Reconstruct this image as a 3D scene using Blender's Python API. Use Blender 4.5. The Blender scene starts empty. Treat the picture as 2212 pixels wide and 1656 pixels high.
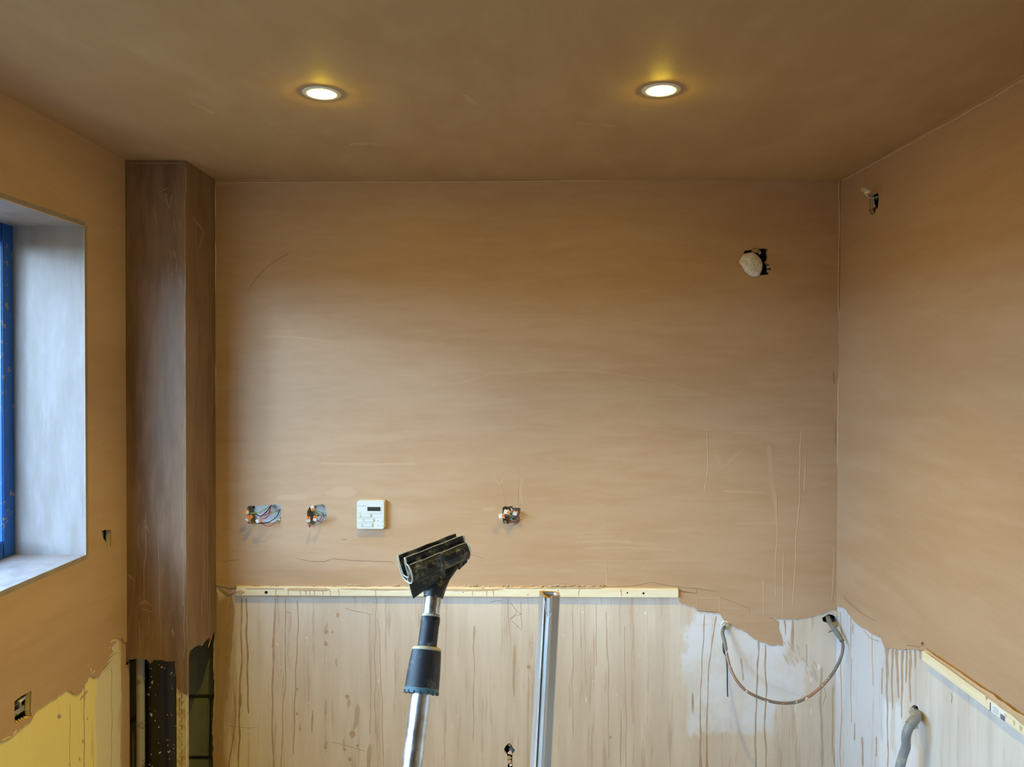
import bpy, bmesh, math, random
from mathutils import Vector, Matrix
from mathutils.geometry import tessellate_polygon
from mathutils import noise as mnoise

# ------------------------------------------------------------------ camera
W, H = 2212, 1656
F, YAW, PITCH, ROLL = 1662.0, -0.0041, 0.0157, 0.0038
CAMZ = 1.70
D, YB = 2.84, 2.583                  # back wall, front of pipe boxing (distance from camera)
XL, XR, XB = -1.3115, 1.1938, -1.1102
ZC = CAMZ + 0.7018                   # ceiling
YF = -1.7                            # wall behind the camera
cy, sy, cp, sp, cr, sr = (math.cos(YAW), math.sin(YAW), math.cos(PITCH), math.sin(PITCH), math.cos(ROLL), math.sin(ROLL))
X1 = Vector((cy, -sy, 0)); Y1 = Vector((sy, cy, 0)); Z0 = Vector((0, 0, 1))
FW = cp*Y1 - sp*Z0
Z2 = sp*Y1 + cp*Z0
RT = cr*X1 + sr*Z2
UP = cr*Z2 - sr*X1
CAM = Vector((0, 0, CAMZ))
scene = bpy.context.scene
col = scene.collection
cd = bpy.data.cameras.new('camera'); cam = bpy.data.objects.new('camera', cd); col.objects.link(cam)
cd.sensor_fit = 'HORIZONTAL'; cd.sensor_width = 36.0; cd.lens = 36.0*F/W; cd.clip_start = 0.02
m = Matrix.Identity(4)
for i in range(3):
    m[i][0], m[i][1], m[i][2], m[i][3] = RT[i], UP[i], -FW[i], CAM[i]
cam.matrix_world = m
scene.camera = cam

# ------------------------------------------------------------------ world, exposure
SKY = 26.0
world = bpy.data.worlds.new('overcast_sky'); scene.world = world; world.use_nodes = True
nt = world.node_tree; nt.nodes.clear()
tc = nt.nodes.new('ShaderNodeTexCoord'); sx = nt.nodes.new('ShaderNodeSeparateXYZ')
rp = nt.nodes.new('ShaderNodeValToRGB'); bg = nt.nodes.new('ShaderNodeBackground'); wo = nt.nodes.new('ShaderNodeOutputWorld')
nt.links.new(tc.outputs['Generated'], sx.inputs[0]); nt.links.new(sx.outputs['Z'], rp.inputs[0])
nt.links.new(rp.outputs[0], bg.inputs[0]); nt.links.new(bg.outputs[0], wo.inputs[0])
rp.color_ramp.elements[0].position = 0.0; rp.color_ramp.elements[0].color = (0.05, 0.055, 0.045, 1)
rp.color_ramp.elements[1].position = 0.03; rp.color_ramp.elements[1].color = (0.63, 0.90, 1.20, 1)
for ps_, cl_ in ((0.20, (0.40, 0.63, 0.94, 1)), (0.5, (0.24, 0.40, 0.64, 1)), (1.0, (0.15, 0.27, 0.48, 1))):      # clear sky: paler and brighter towards the horizon
    rp.color_ramp.elements.new(ps_).color = cl_
bg.inputs[1].default_value = SKY
vs = scene.view_settings
vs.view_transform = 'Standard'; vs.look = 'None'; vs.exposure = 0.0; vs.gamma = 1.0; vs.use_curve_mapping = False
# low sun behind thin cloud, coming in through the window
sd_ = bpy.data.lights.new('hazy_sun', 'SUN'); sd_.energy = .95; sd_.angle = math.radians(7); sd_.color = (.70, .88, 1.15)
sun = bpy.data.objects.new('hazy_sun', sd_); col.objects.link(sun); sun.location = (-5, -5, 4)
sun.rotation_euler = Vector((1, 1.2, -.26)).to_track_quat('-Z', 'Y').to_euler()
# portal: tells the sampler where the daylight enters
pd = bpy.data.lights.new('window_portal', 'AREA'); pd.shape = 'RECTANGLE'; pd.size = 2.9; pd.size_y = 1.0; pd.cycles.is_portal = True
portal = bpy.data.objects.new('window_portal', pd); col.objects.link(portal); portal.location = (XL-.30, .91, 1.64); portal.rotation_euler = (math.radians(90), 0, math.radians(-90))
scene.cycles.max_bounces = 6; scene.cycles.diffuse_bounces = 4; scene.cycles.glossy_bounces = 3; scene.cycles.adaptive_threshold = .06; scene.cycles.sample_clamp_indirect = 6.0
LAMP = 365.0
SPOT = 62.0                          # watts of each downlight's beam                         # radiance of the downlight lenses
LAMPC = (1.0, 0.70, 0.035)

# ------------------------------------------------------------------ mapping helpers
def ray(px, py):
    return (FW*F + RT*(px-W/2) + UP*(H/2-py)).normalized()
PL = {  # plane: (to world (a,b,c)), axis index, coordinate, sign of proud direction
    'back':  (lambda a, b, c: (a, D-c, b), 1, D, -1),
    'left':  (lambda a, b, c: (XL+c, a, b), 0, XL, 1),
    'right': (lambda a, b, c: (XR-c, a, b), 0, XR, -1),
    'boxf':  (lambda a, b, c: (a, YB-c, b), 1, YB, -1),
    'boxs':  (lambda a, b, c: (XB+c, a, b), 0, XB, 1),
    'ceil':  (lambda a, b, c: (a, b, ZC-c), 2, ZC, -1),
    'jamb':  (lambda a, b, c: (a, DW-c, b), 1, 0, -1),
}
def loc(plane, px, py, c=0.0):
    """pixel -> in-plane coordinates on that wall"""
    f, ax, k, s = PL[plane]
    d = ray(px, py); t = (k + s*c - CAM[ax])/d[ax]; p = CAM + d*t
    return {0: (p.y, p.z), 1: (p.x, p.z), 2: (p.x, p.y)}[ax]
def locs(plane, pts, c=0.0): return [loc(plane, *p, c) for p in pts]
def w3(plane, px, py, c=0.0):
    a, b = loc(plane, px, py, c); return Vector(PL[plane][0](a, b, c))
def at(px, py, depth):
    return CAM + ray(px, py)*(depth/ray(px, py).dot(FW))
DW = loc('left', 184, 1200)[0]
PL['jamb'] = (PL['jamb'][0], 1, DW, -1)
ZS = loc('left', 184, 1200)[1]; ZH = loc('left', 174, 484)[1]
WN = -0.50                            # near jamb of the window

# ------------------------------------------------------------------ object helpers
LOC = {}
def link(o, parent):
    col.objects.link(o)
    if parent is not None: o.parent = parent
def tag(o, label=None, cat=None, group=None, kind=None):
    if label: o['label'] = label
    if cat: o['category'] = cat
    if group: o['group'] = group
    if kind: o['kind'] = kind
    return o
def thing(name, label, cat, at_=(0, 0, 0), group=None):
    o = bpy.data.objects.new(name, None); link(o, None); o.location = at_; o.empty_display_size = .05
    LOC[o] = Vector(at_); return tag(o, label, cat, group)
def obj(name, vf, mat, parent=None, smooth=False, kind=None, base=None, bevel=0, label=None):
    vs_, fs = vf
    off = LOC[parent] if parent is not None and parent in LOC else Vector(base or (0, 0, 0))
    me = bpy.data.meshes.new(name)
    me.from_pydata([tuple(Vector(v)-off) for v in vs_], [], fs); me.validate()
    bm = bmesh.new(); bm.from_mesh(me); bmesh.ops.recalc_face_normals(bm, faces=bm.faces)
    if bevel:
        es = [e for e in bm.edges if len(e.link_faces) == 2 and e.calc_face_angle(0) > .6]
        bmesh.ops.bevel(bm, geom=es, offset=bevel, segments=2, affect='EDGES', clamp_overlap=True)
    bm.to_mesh(me); bm.free()
    if smooth:
        for p in me.polygons: p.use_smooth = True
        try: me.set_sharp_from_angle(angle=math.radians(45))
        except Exception: pass
    me.materials.append(mat if not isinstance(mat, str) else M[mat])
    o = bpy.data.objects.new(name, me); link(o, parent)
    if parent is None: o.location = off
    LOC[o] = off if parent is None else LOC.get(parent, off)
    if kind: o['kind'] = kind
    if label: o['label'] = label
    return o
def join(*vfs):
    V, Fc = [], []
    for v, f in vfs:
        n = len(V); V += list(v); Fc += [[i+n for i in q] for q in f]
    return V, Fc
def box(x0, x1, y0, y1, z0, z1):
    return ([(x, y, z) for x in (x0, x1) for y in (y0, y1) for z in (z0, z1)],
            [(0, 1, 3, 2), (4, 6, 7, 5), (0, 4, 5, 1), (2, 3, 7, 6), (0, 2, 6, 4), (1, 5, 7, 3)])
def pbox(plane, a0, a1, b0, b1, c0, c1):
    v, f = box(a0, a1, b0, b1, c0, c1); g = PL[plane][0]
    return [g(*p) for p in v], f
def sheet(plane, outer, holes, c0, c1):
    """slab with holes lying in a wall plane; outer/holes in in-plane coordinates"""
    loops = [outer]+list(holes); g = PL[plane][0]
    tri = tessellate_polygon([[Vector((a, b, 0)) for a, b in L] for L in loops])
    flat = [p for L in loops for p in L]; n = len(flat)
    V = [g(a, b, c1) for a, b in flat]+[g(a, b, c0) for a, b in flat]
    Fc = [t for t in tri]+[tuple(i+n for i in reversed(t)) for t in tri]
    s = 0
    for L in loops:
        k = len(L)
        for i in range(k):
            j = (i+1) % k; Fc.append((s+i, s+j, s+j+n, s+i+n))
        s += k
    return V, Fc
def rag(pts, amp, step, seed=0, closed=False):
    """resample a line and make it uneven"""
    rnd = random.Random(seed); out = []
    n = len(pts); rng = range(n if closed else n-1)
    for i in rng:
        p, q = pts[i], pts[(i+1) % n]
        L = math.hypot(q[0]-p[0], q[1]-p[1]); k = max(1, int(L/step))
        for j in range(k):
            t = j/k
            a = amp*(rnd.random()*2-1) if j else amp*.3*(rnd.random()*2-1)
            nx, ny = (-(q[1]-p[1])/(L+1e-9), (q[0]-p[0])/(L+1e-9))
            out.append((p[0]+(q[0]-p[0])*t+nx*a, p[1]+(q[1]-p[1])*t+ny*a))
    if not closed: out.append(pts[-1])
    return out
def smooth_path(P, n=6):
    P = [Vector(p) for p in P]; out = []
    for i in range(len(P)-1):
        p0, p1, p2, p3 = P[max(i-1, 0)], P[i], P[i+1], P[min(i+2, len(P)-1)]
        for j in range(n):
            t = j/n
            out.append(.5*((2*p1)+(p2-p0)*t+(2*p0-5*p1+4*p2-p3)*t*t+(3*p1-p0-3*p2+p3)*t**3))
    return out+[P[-1]]
def tube(P, r, n=10, caps=True):
    P = [Vector(p) for p in P]; k = len(P)
    rs = r if isinstance(r, (list, tuple)) else [r]*k
    V, Fc = [], []
    t0 = (P[1]-P[0]).normalized()
    u = t0.orthogonal().normalized()
    for i in range(k):
        t = (P[min(i+1, k-1)]-P[max(i-1, 0)]).normalized()
        u = (u - t*u.dot(t)).normalized(); w = t.cross(u)
        for j in range(n):
            a = 2*math.pi*j/n; V.append(P[i]+(u*math.cos(a)+w*math.sin(a))*rs[i])
    for i in range(k-1):
        for j in range(n):
            j2 = (j+1) % n; Fc.append((i*n+j, i*n+j2, (i+1)*n+j2, (i+1)*n+j))
    if caps: Fc += [tuple(range(n-1, -1, -1)), tuple((k-1)*n+j for j in range(n))]
    return V, Fc
def prism(poly, o, ex, ey, ez, L):
    """extrude 2D polygon (in ex,ey) along ez by L from origin o"""
    n = len(poly)
    V = [o+ex*x+ey*y for x, y in poly]+[o+ex*x+ey*y+ez*L for x, y in poly]
    tri = tessellate_polygon([[Vector((x, y, 0)) for x, y in poly]])
    Fc = [tuple(t) for t in tri]+[tuple(i+n for i in t) for t in tri]+[(i, (i+1) % n, (i+1) % n+n, i+n) for i in range(n)]
    return V, Fc
def rrect(x0, x1, y0, y1, r, n=5):
    out = []
    for cx, cy_, a0 in ((x1-r, y1-r, 0), (x0+r, y1-r, 90), (x0+r, y0+r, 180), (x1-r, y0+r, 270)):
        for i in range(n+1):
            a = math.radians(a0+90*i/n); out.append((cx+r*math.cos(a), cy_+r*math.sin(a)))
    return out
class Acc:
    """collects thin runs and spots of dried plaster or paint lying on a wall"""
    def __init__(s): s.V = []; s.F = []
    def add(s, vf):
        n = len(s.V); s.V += vf[0]; s.F += [tuple(i+n for i in f) for f in vf[1]]
    def run(s, plane, pts, w, c=0.0, h=0.0008, seed=0, taper=True, step=14):
        """pts in pixels, w in pixels (number or list)"""
        rnd = random.Random(seed*7+len(pts)+int(pts[0][0]))
        ws = w if isinstance(w, (list, tuple)) else [w]*len(pts)
        P = []; tot = sum(math.hypot(pts[i+1][0]-pts[i][0], pts[i+1][1]-pts[i][1]) for i in range(len(pts)-1)); run_ = 0; sd = rnd.uniform(0, 99)
        mw = max(ws)
        for i in range(len(pts)-1):
            L = math.hypot(pts[i+1][0]-pts[i][0], pts[i+1][1]-pts[i][1]); k = max(2, int(L/min(step, max(4, mw))))
            for j in range(k+(i == len(pts)-2)):
                t = j/k; d_ = run_+L*t; e_ = min(d_, tot-d_)
                cap = math.sqrt(max(.04, min(1, e_/(mw*(1.2 if taper else .4)+.01))))
                wob = mnoise.noise(Vector((d_*.02, sd, 0)))*min(3, .012*tot+.3)
                wv_ = 1+.55*mnoise.noise(Vector((d_*.05, sd+7, 2)))
                P.append((pts[i][0]+(pts[i+1][0]-pts[i][0])*t+wob, pts[i][1]+(pts[i+1][1]-pts[i][1])*t, (ws[i]+(ws[i+1]-ws[i])*t)*cap*wv_))
            run_ += L
        g = PL[plane][0]; V, Fc = [], []
        for i, (x, y, ww) in enumerate(P):
            q = P[min(i+1, len(P)-1)]; o = P[max(i-1, 0)]
            dx, dy = q[0]-o[0], q[1]-o[1]; L = math.hypot(dx, dy)+1e-9
            nx, ny = -dy/L*ww/2, dx/L*ww/2
            V += [g(*loc(plane, x-nx, y-ny, c), c+.0001), g(*loc(plane, x, y, c), c+h), g(*loc(plane, x+nx, y+ny, c), c+.0001)]
        for i in range(len(P)-1):
            a = i*3; Fc += [(a, a+1, a+4, a+3), (a+1, a+2, a+5, a+4)]
        s.add((V, Fc))
    def spot(s, plane, px, py, rx, ry, c=0.0, h=0.0008, seed=0):
        rnd = random.Random(seed+int(px*13+py*7)); g = PL[plane][0]; n = 10
        V = [g(*loc(plane, px, py, c), c+h)]
        for j in range(n):
            a = 2*math.pi*j/n; k = rnd.uniform(.75, 1.2)
            V.append(g(*loc(plane, px+rx*k*math.cos(a), py+ry*k*math.sin(a), c), c+.0001))
        s.add((V, [(0, 1+j, 1+(j+1) % n) for j in range(n)]))
    def build(s, name, mat, parent): return obj(name, (s.V, s.F), mat, parent, kind='stuff', smooth=True)

# ------------------------------------------------------------------ materials
M = {}
class NT:
    def __init__(s, name, rough=.6, metal=0.0, spec=.5):
        s.m = bpy.data.materials.new(name); s.m.use_nodes = True; s.t = s.m.node_tree
        s.b = s.t.nodes['Principled BSDF']; s.b.inputs['Roughness'].default_value = rough
        s.b.inputs['Metallic'].default_value = metal; s.b.inputs['Specular IOR Level'].default_value = spec
        s.tc = s.t.nodes.new('ShaderNodeTexCoord'); M[name] = s.m
    def n(s, ty, **kw):
        o = s.t.nodes.new(ty)
        for k, v in kw.items(): setattr(o, k, v)
        return o
    def l(s, a, b): s.t.links.new(a, b)
    def co(s, scale=(1, 1, 1)):
        mp = s.n('ShaderNodeMapping'); mp.inputs['Scale'].default_value = scale
        s.l(s.tc.outputs['Object'], mp.inputs['Vector']); return mp.outputs[0]
    def noise(s, scale, detail=4, rough=.6, sc=(1, 1, 1), dist=0):
        o = s.n('ShaderNodeTexNoise'); o.inputs['Scale'].default_value = scale; o.inputs['Detail'].default_value = min(detail, 3)
        o.inputs['Roughness'].default_value = rough; o.inputs['Distortion'].default_value = dist
        s.l(s.co(sc), o.inputs['Vector']); return o.outputs['Fac']
    def ramp(s, v, p0, p1, v0=0, v1=1):
        o = s.n('ShaderNodeMapRange'); o.interpolation_type = 'SMOOTHSTEP'
        for i, k in enumerate((p0, p1, v0, v1)): o.inputs[i+1].default_value = k
        s.l(v, o.inputs[0]); return o.outputs[0]
    def math(s, op, a, b=0.0):
        o = s.n('ShaderNodeMath', operation=op)
        for i, k in enumerate((a, b)):
            if isinstance(k, (int, float)): o.inputs[i].default_value = k
            else: s.l(k, o.inputs[i])
        return o.outputs[0]
    def mix(s, fac, a, b):
        o = s.n('ShaderNodeMix', data_type='RGBA')
        if isinstance(fac, (int, float)): o.inputs[0].default_value = fac
        else: s.l(fac, o.inputs[0])
        for i, k in ((6, a), (7, b)):
            if isinstance(k, tuple): o.inputs[i].default_value = (*k, 1)
            else: s.l(k, o.inputs[i])
        return o.outputs[2]
    def xyz(s):
        o = s.n('ShaderNodeSeparateXYZ'); s.l(s.tc.outputs['Object'], o.inputs[0]); return o.outputs
    def region(s, ia, a0, a1, b0, b1, soft, nz=None, amp=0.0):
        """soft edged mask of a rectangle in object space (axis ia, z), broken up by a noise"""
        q = s.xyz()
        da = s.math('SUBTRACT', s.math('ABSOLUTE', s.math('SUBTRACT', q[ia], (a0+a1)/2)), abs(a1-a0)/2)
        db = s.math('SUBTRACT', s.math('ABSOLUTE', s.math('SUBTRACT', q[2], (b0+b1)/2)), abs(b1-b0)/2)
        d = s.math('MAXIMUM', da, db)
        if nz is not None: d = s.math('ADD', d, s.math('MULTIPLY', s.math('SUBTRACT', nz, .5), amp))
        return s.ramp(d, -soft, soft, 1, 0)
    def color(s, c):
        if isinstance(c, tuple): s.b.inputs['Base Color'].default_value = (*c, 1)
        else: s.l(c, s.b.inputs['Base Color'])
    def bump(s, h, strength=.3, dist=.002):
        o = s.n('ShaderNodeBump'); o.inputs['Strength'].default_value = strength; o.inputs['Distance'].default_value = dist
        s.l(h, o.inputs['Height']); s.l(o.outputs[0], s.b.inputs['Normal'])
    def rough(s, v): s.l(v, s.b.inputs['Roughness'])

def plain(name, c, rough=.5, metal=0.0, var=.12, scale=30, dirt=None, dirt_lo=.55, dirt_hi=.7, dscale=25, bump=0.0):
    t = NT(name, rough, metal)
    nz = t.noise(scale, 4)
    c2 = tuple(max(0, k*(1-var)) for k in c); c1 = tuple(min(1, k*(1+var)) for k in c)
    k = t.mix(nz, c2, c1)
    if dirt: k = t.mix(t.ramp(t.noise(dscale, 6, .65), dirt_lo, dirt_hi), k, dirt)
    t.color(k)
    if bump: t.bump(t.noise(scale*3, 5), bump, .001)
    return t.m

def plaster(name, sc, base=(.51, .34, .20), spread=.04, rough=(.42, .62), streak=.1):
    """finish plaster, trowelled and partly dried; sc stretches the trowel marks"""
    t = NT(name, .55)
    mid = t.noise(2.2, 3, .65, sc, .6); fine = t.noise(7, 4, .7, sc); grain = t.noise(160, 1)
    lo = tuple(k*(1-spread)*q for k, q in zip(base, (1, .97, .93))); hi = tuple(min(1, k*(1+spread)*q) for k, q in zip(base, (1, 1.02, 1.06)))
    f = t.math('ADD', t.math('MULTIPLY', mid, .65), t.math('MULTIPLY', fine, .35))
    c = t.mix(t.ramp(f, .36, .64), lo, hi)
    c = t.mix(t.ramp(fine, .58, .70, 0, streak*.5), c, tuple(min(1, k*1.22) for k in base))
    c = t.mix(t.math('MULTIPLY', grain, .12), c, tuple(k*.6 for k in base))
    t.color(c); t.rough(t.ramp(mid, .3, .7, rough[0], rough[1])); t.b.inputs['Specular IOR Level'].default_value = .35
    t.bump(t.noise(7, 2, .6, sc), .14, .0025)
    return t
plaster('plaster_back', (.8, .8, 4.5))
plaster('plaster_side', (.8, .7, 4.0))
plaster('plaster_ceiling', (1.4, .7, 1), base=(.49, .33, .165), spread=.06, streak=.2, rough=(.6, .8))
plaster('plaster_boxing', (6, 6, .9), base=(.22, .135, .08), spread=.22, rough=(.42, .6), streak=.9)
plaster('plaster_reveal', (5, 5, 1.0), base=(.30, .255, .225), spread=.12, streak=.8)  # same plaster as the walls, colour darkened to offset strong window light
plaster('plaster_wet', (5, 5, 2), base=(.42, .27, .185), spread=.15)
plain('plaster_dark_run', (.37, .25, .14), .55, var=.2)
plain('plaster_run', (.46, .335, .225), .6, var=.15)
plain('plaster_faint_run', (.50, .40, .29), .6, var=.12)
plain('plaster_pale_ridge', (.545, .385, .24), .6, var=.1)
plain('paint_fleck', (.80, .76, .68), .5)
plain('crack_dark', (.27, .175, .105), .9)
plain('pencil_line', (.17, .14, .11), .8)
# old painted board under the skim on the back wall
t = NT('old_paint_back', .55)
n1 = t.noise(3, 5, .6, (5, 5, .5)); n2 = t.noise(9, 6, .7, (6, 6, .35)); n3 = t.noise(60, 4)
c = t.mix(t.ramp(n1, .35, .65), (.63, .53, .42), (.71, .62, .51))
c = t.mix(t.ramp(n2, .56, .68, 0, .55), c, (.46, .32, .22))
c = t.mix(t.ramp(t.noise(45, 2, .5), .70, .74, 0, .6), c, (.70, .62, .54))
xa, za = loc('back', 462, 1290); xb, zb = loc('back', 530, 1656)
c = t.mix(t.region(0, xa-.02, loc('back', 497, 1400)[0], -.1, za, .025, t.noise(7, 5, .6, (4, 4, .6)), .09), c, (.40, .25, .13))
wn = t.noise(14, 7, .7, (1.6, 1.6, .8)); wm = None
for (x0, y0, x1, y1, am) in ((1474, 1345, 1700, 1478, .09), (1484, 1450, 1672, 1585, .07), (1630, 1430, 1732, 1515, .09), (1680, 1335, 1712, 1385, .03), (1500, 1322, 1560, 1352, .04)):
    a0, b1 = loc('back', x0, y0); a1, b0 = loc('back', x1, y1)
    k = t.region(0, a0, a1, b0, b1, .012, wn, am)
    wm = k if wm is None else t.math('MAXIMUM', wm, k)
thin = t.ramp(t.noise(8, 6, .7, (1, 1, .8)), .38, .6, .55, 1)
c = t.mix(t.math('MULTIPLY', wm, thin), c, (.74, .745, .76))
t.color(c); t.bump(n3, .12, .001)
# right wall under the skim
t = NT('old_paint_right', .5)
n1 = t.noise(3, 5, .6, (5, 5, .5)); n2 = t.noise(10, 6, .7, (5, 5, .35))
c = t.mix(t.ramp(n1, .35, .65), (.62, .57, .50), (.71, .68, .62))
yw = loc('right', 1918, 1450)[0]
c = t.mix(t.region(1, yw, 3.2, -.2, 1.2, .02, t.noise(10, 6, .7, (3, 3, .8)), .08), c, (.66, .66, .67))
c = t.mix(t.ramp(n2, .55, .68, 0, .45), c, (.50, .38, .30))
wm = None; wn = t.noise(16, 6, .7, (2, 2, .5))
for (x0, y0, x1, y1, am) in ((1908, 1505, 1923, 1690, .03), (1934, 1515, 1946, 1690, .03), (1900, 1590, 1990, 1800, .06), (1962, 1600, 1984, 1760, .03)):
    (a0, b0), (a1, b1) = loc('right', x0, y0), loc('right', x1, y1)
    k = t.region(1, min(a0, a1), max(a0, a1), min(b0, b1), max(b0, b1), .01, wn, am)
    wm = k if wm is None else t.math('MAXIMUM', wm, k)
c = t.mix(t.math('MULTIPLY', wm, .9), c, (.76, .78, .80))
t.color(c); t.bump(t.noise(60, 4), .12, .001)
# left wall under the skim: yellow paint, cream strip by the boxing
t = NT('old_paint_left', .55)
yc = loc('left', 208, 1600)[0]
n1 = t.noise(4, 5, .6); n2 = t.noise(9, 6, .7, (4, 4, .4))
c = t.mix(n1, (.84, .71, .26), (.90, .80, .34))
c = t.mix(t.region(1, yc, 3.4, -.2, 1.5, .006, t.noise(6, 4, .6), .05), c, (.74, .66, .47))
yd = loc('left', 262, 1600)[0]
c = t.mix(t.region(1, yd-.005, 3.4, -.2, 1.5, .012, t.noise(9, 5, .7, (3, 3, .6)), .06), c, (.48, .31, .18))
c = t.mix(t.ramp(n2, .60, .72, 0, .5), c, (.62, .45, .22))
t.color(c); t.bump(t.noise(60, 4), .12, .001)
plain('blocker_brick', (.20, .13, .10), .9)
plain('masonry_dark', (.05, .045, .04), .9)
t = NT('block_grey', .9)
k = t.mix(t.noise(12, 5), (.16, .17, .13), (.27, .28, .22)); k = t.mix(t.ramp(t.noise(9, 2, .4, (1, 1, 1), 2.5), .485, .5), k, k)
t.color(k); t.bump(t.noise(40, 6, .7), .6, .004)
plain('mortar', (.13, .115, .09), .95, var=.2, bump=.5)
t = NT('soil_pipe', .45); t.color(t.mix(t.ramp(t.noise(70, 2, .4), .675, .69), (.006, .004, .004), (.55, .52, .46)))
plain('pipe_grey', (.30, .29, .25), .5, dirt=(.12, .10, .07))
t = NT('bead_metal', .45, .55); t.color(t.mix(t.ramp(t.noise(40, 5), .45, .6), (.62, .60, .50), (.52, .38, .25)))
t = NT('floor_screed', .9); t.color(t.mix(t.noise(6, 6), (.36, .33, .29), (.48, .44, .39))); t.bump(t.noise(40, 5), .3, .003)
t = NT('timber_batten', .6)
g = t.noise(5, 5, .6, (1.2, 1.2, 40), .3)
c = t.mix(t.ramp(g, .35, .65), (.82, .72, .46), (.88, .81, .60)); t.color(c); t.bump(g, .1, .001)
t = NT('tape_blue', .35); t.color(t.mix(t.ramp(t.noise(30, 6, .7), .6, .68), (.01, .10, .42), (.35, .25, .17)))
plain('frame_white', (.75, .76, .76), .35)
t = NT('bezel_white', .35); t.color((.82, .80, .74))
t = NT('lamp_lens', .3)
t.b.inputs['Emission Color'].default_value = (*LAMPC, 1); t.b.inputs['Emission Strength'].default_value = LAMP; t.color((.9, .85, .7))
t = NT('glass', .02)
gl = t.n('ShaderNodeBsdfGlossy'); gl.inputs['Roughness'].default_value = .02; tr = t.n('ShaderNodeBsdfTransparent'); tr.inputs[0].default_value = (.95, .98, .99, 1)
ms = t.n('ShaderNodeMixShader'); ms.inputs[0].default_value = .06
t.l(tr.outputs[0], ms.inputs[1]); t.l(gl.outputs[0], ms.inputs[2]); t.l(ms.outputs[0], t.t.nodes['Material Output'].inputs[0])
plain('black_plastic', (.022, .021, .018), .42, dirt=(.34, .30, .17), dirt_lo=.47, dirt_hi=.72, dscale=55, bump=.2)
plain('crust', (.68, .62, .46), .8, var=.2, scale=120)
plain('black_rubber', (.025, .025, .026), .5, dirt=(.20, .19, .17), dirt_lo=.52, dirt_hi=.76, dscale=45, bump=.1)
plain('teal_plastic', (.10, .22, .24), .45, dirt=(.3, .28, .22))
plain('cream_seal', (.62, .52, .33), .5)
t = NT('aluminium', .28, 1.0)
t.color(t.mix(t.ramp(t.noise(18, 5, .6), .45, .7), (.74, .74, .72), (.50, .47, .40))); t.rough(t.ramp(t.noise(30, 5), .3, .7, .22, .42))
t = NT('aluminium_edge', .4, .68)
g = t.noise(14, 4, .5, (6, 6, .2)); t.color(t.mix(g, (.70, .65, .55), (.84, .82, .76))); t.rough(t.ramp(g, .3, .7, .32, .46))
plain('rust_edge', (.55, .32, .15), .6, dirt=(.08, .05, .03))
plain('controller_white', (.66, .70, .68), .35, var=.03)
plain('controller_cream', (.64, .61, .50), .35, var=.03)
plain('controller_print', (.30, .33, .34), .5)
plain('controller_tan', (.62, .48, .26), .4)
plain('lcd', (.035, .045, .035), .2)
plain('red_print', (.75, .25, .25), .5)
t = NT('galvanised', .38, .8); t.color(t.mix(t.noise(35, 5), (.42, .42, .40), (.62, .62, .60)))
plain('wire_red', (.42, .05, .04), .4); plain('wire_black', (.02, .02, .022), .4); plain('wire_grey', (.32, .32, .32), .45)
plain('wire_white', (.74, .72, .66), .4)
t = NT('wire_green', .4)
wv = t.n('ShaderNodeTexNoise'); wv.inputs['Scale'].default_value = 120; t.l(t.tc.outputs['Object'], wv.inputs['Vector'])
t.color(t.mix(t.ramp(wv.outputs['Fac'], .45, .55), (.10, .32, .06), (.55, .60, .10)))
plain('connector_clear', (.66, .66, .66), .25, var=.05); plain('connector_orange', (.85, .28, .06), .4)
t = NT('microbore', .4, .35)
k = t.mix(t.ramp(t.noise(7, 4), .42, .6), (.34, .20, .15), (.17, .17, .15))
k = t.mix(t.ramp(t.noise(38, 4, .6), .62, .66), k, (.78, .77, .74)); t.color(k)
plain('pipe_sleeve', (.17, .18, .15), .55, dirt=(.30, .24, .17)); plain('brass_nut', (.45, .42, .33), .35, .7, dirt=(.75, .73, .70))
plain('hose_grey', (.25, .27, .28), .4, dirt=(.45, .42, .36))
t = NT('film_white', .16, 0, .8); t.color((.84, .88, .92)); t.bump(t.noise(40, 4, .5, (1, 1, 2)), .4, .006)
plain('label_white', (.85, .86, .88), .4, var=.02); plain('ink', (.02, .02, .02), .5)
plain('hole_dark', (.012, .010, .008), .95)
plain('rubble', (.52, .42, .31), .9, var=.3, bump=.5); plain('paper_white', (.80, .78, .72), .8, var=.05)

# ------------------------------------------------------------------ holes in the walls (pixels)
def sc_(pts, ox, oy, k): return [(ox+x*k, oy+y*k) for x, y in pts]
H_DOUBLE = [(534, 1095), (538, 1092), (570, 1091), (590, 1089), (606, 1089), (608, 1092), (608, 1125), (606, 1128), (580, 1131), (560, 1131), (541, 1131), (537, 1122), (534, 1108)]
H_SINGLE = [(663.5, 1104), (668, 1096), (672, 1090), (679, 1092), (697, 1088), (703, 1092), (705, 1098), (706, 1112), (702, 1123), (695, 1126), (687, 1130), (678, 1133), (669, 1136), (664, 1128)]
H_SQUARE = sc_([(590, 580), (665, 550), (690, 530), (760, 560), (850, 545), (930, 515), (960, 590), (1240, 600), (1220, 700), (1210, 900), (1200, 1110), (1100, 1150), (1000, 1140), (860, 1180), (640, 1170), (605, 1100), (590, 900)], 1050, 1060, .0604)
H_DUCT = sc_([(366, 1040), (375, 1005), (440, 995), (480, 990), (540, 982), (600, 973), (655, 985), (642, 1020), (655, 1060), (650, 1105), (625, 1140), (650, 1165), (692, 1175), (690, 1230), (660, 1290), (570, 1295), (500, 1315), (440, 1300), (385, 1230), (350, 1130)], 1540, 360, .1808)
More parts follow.
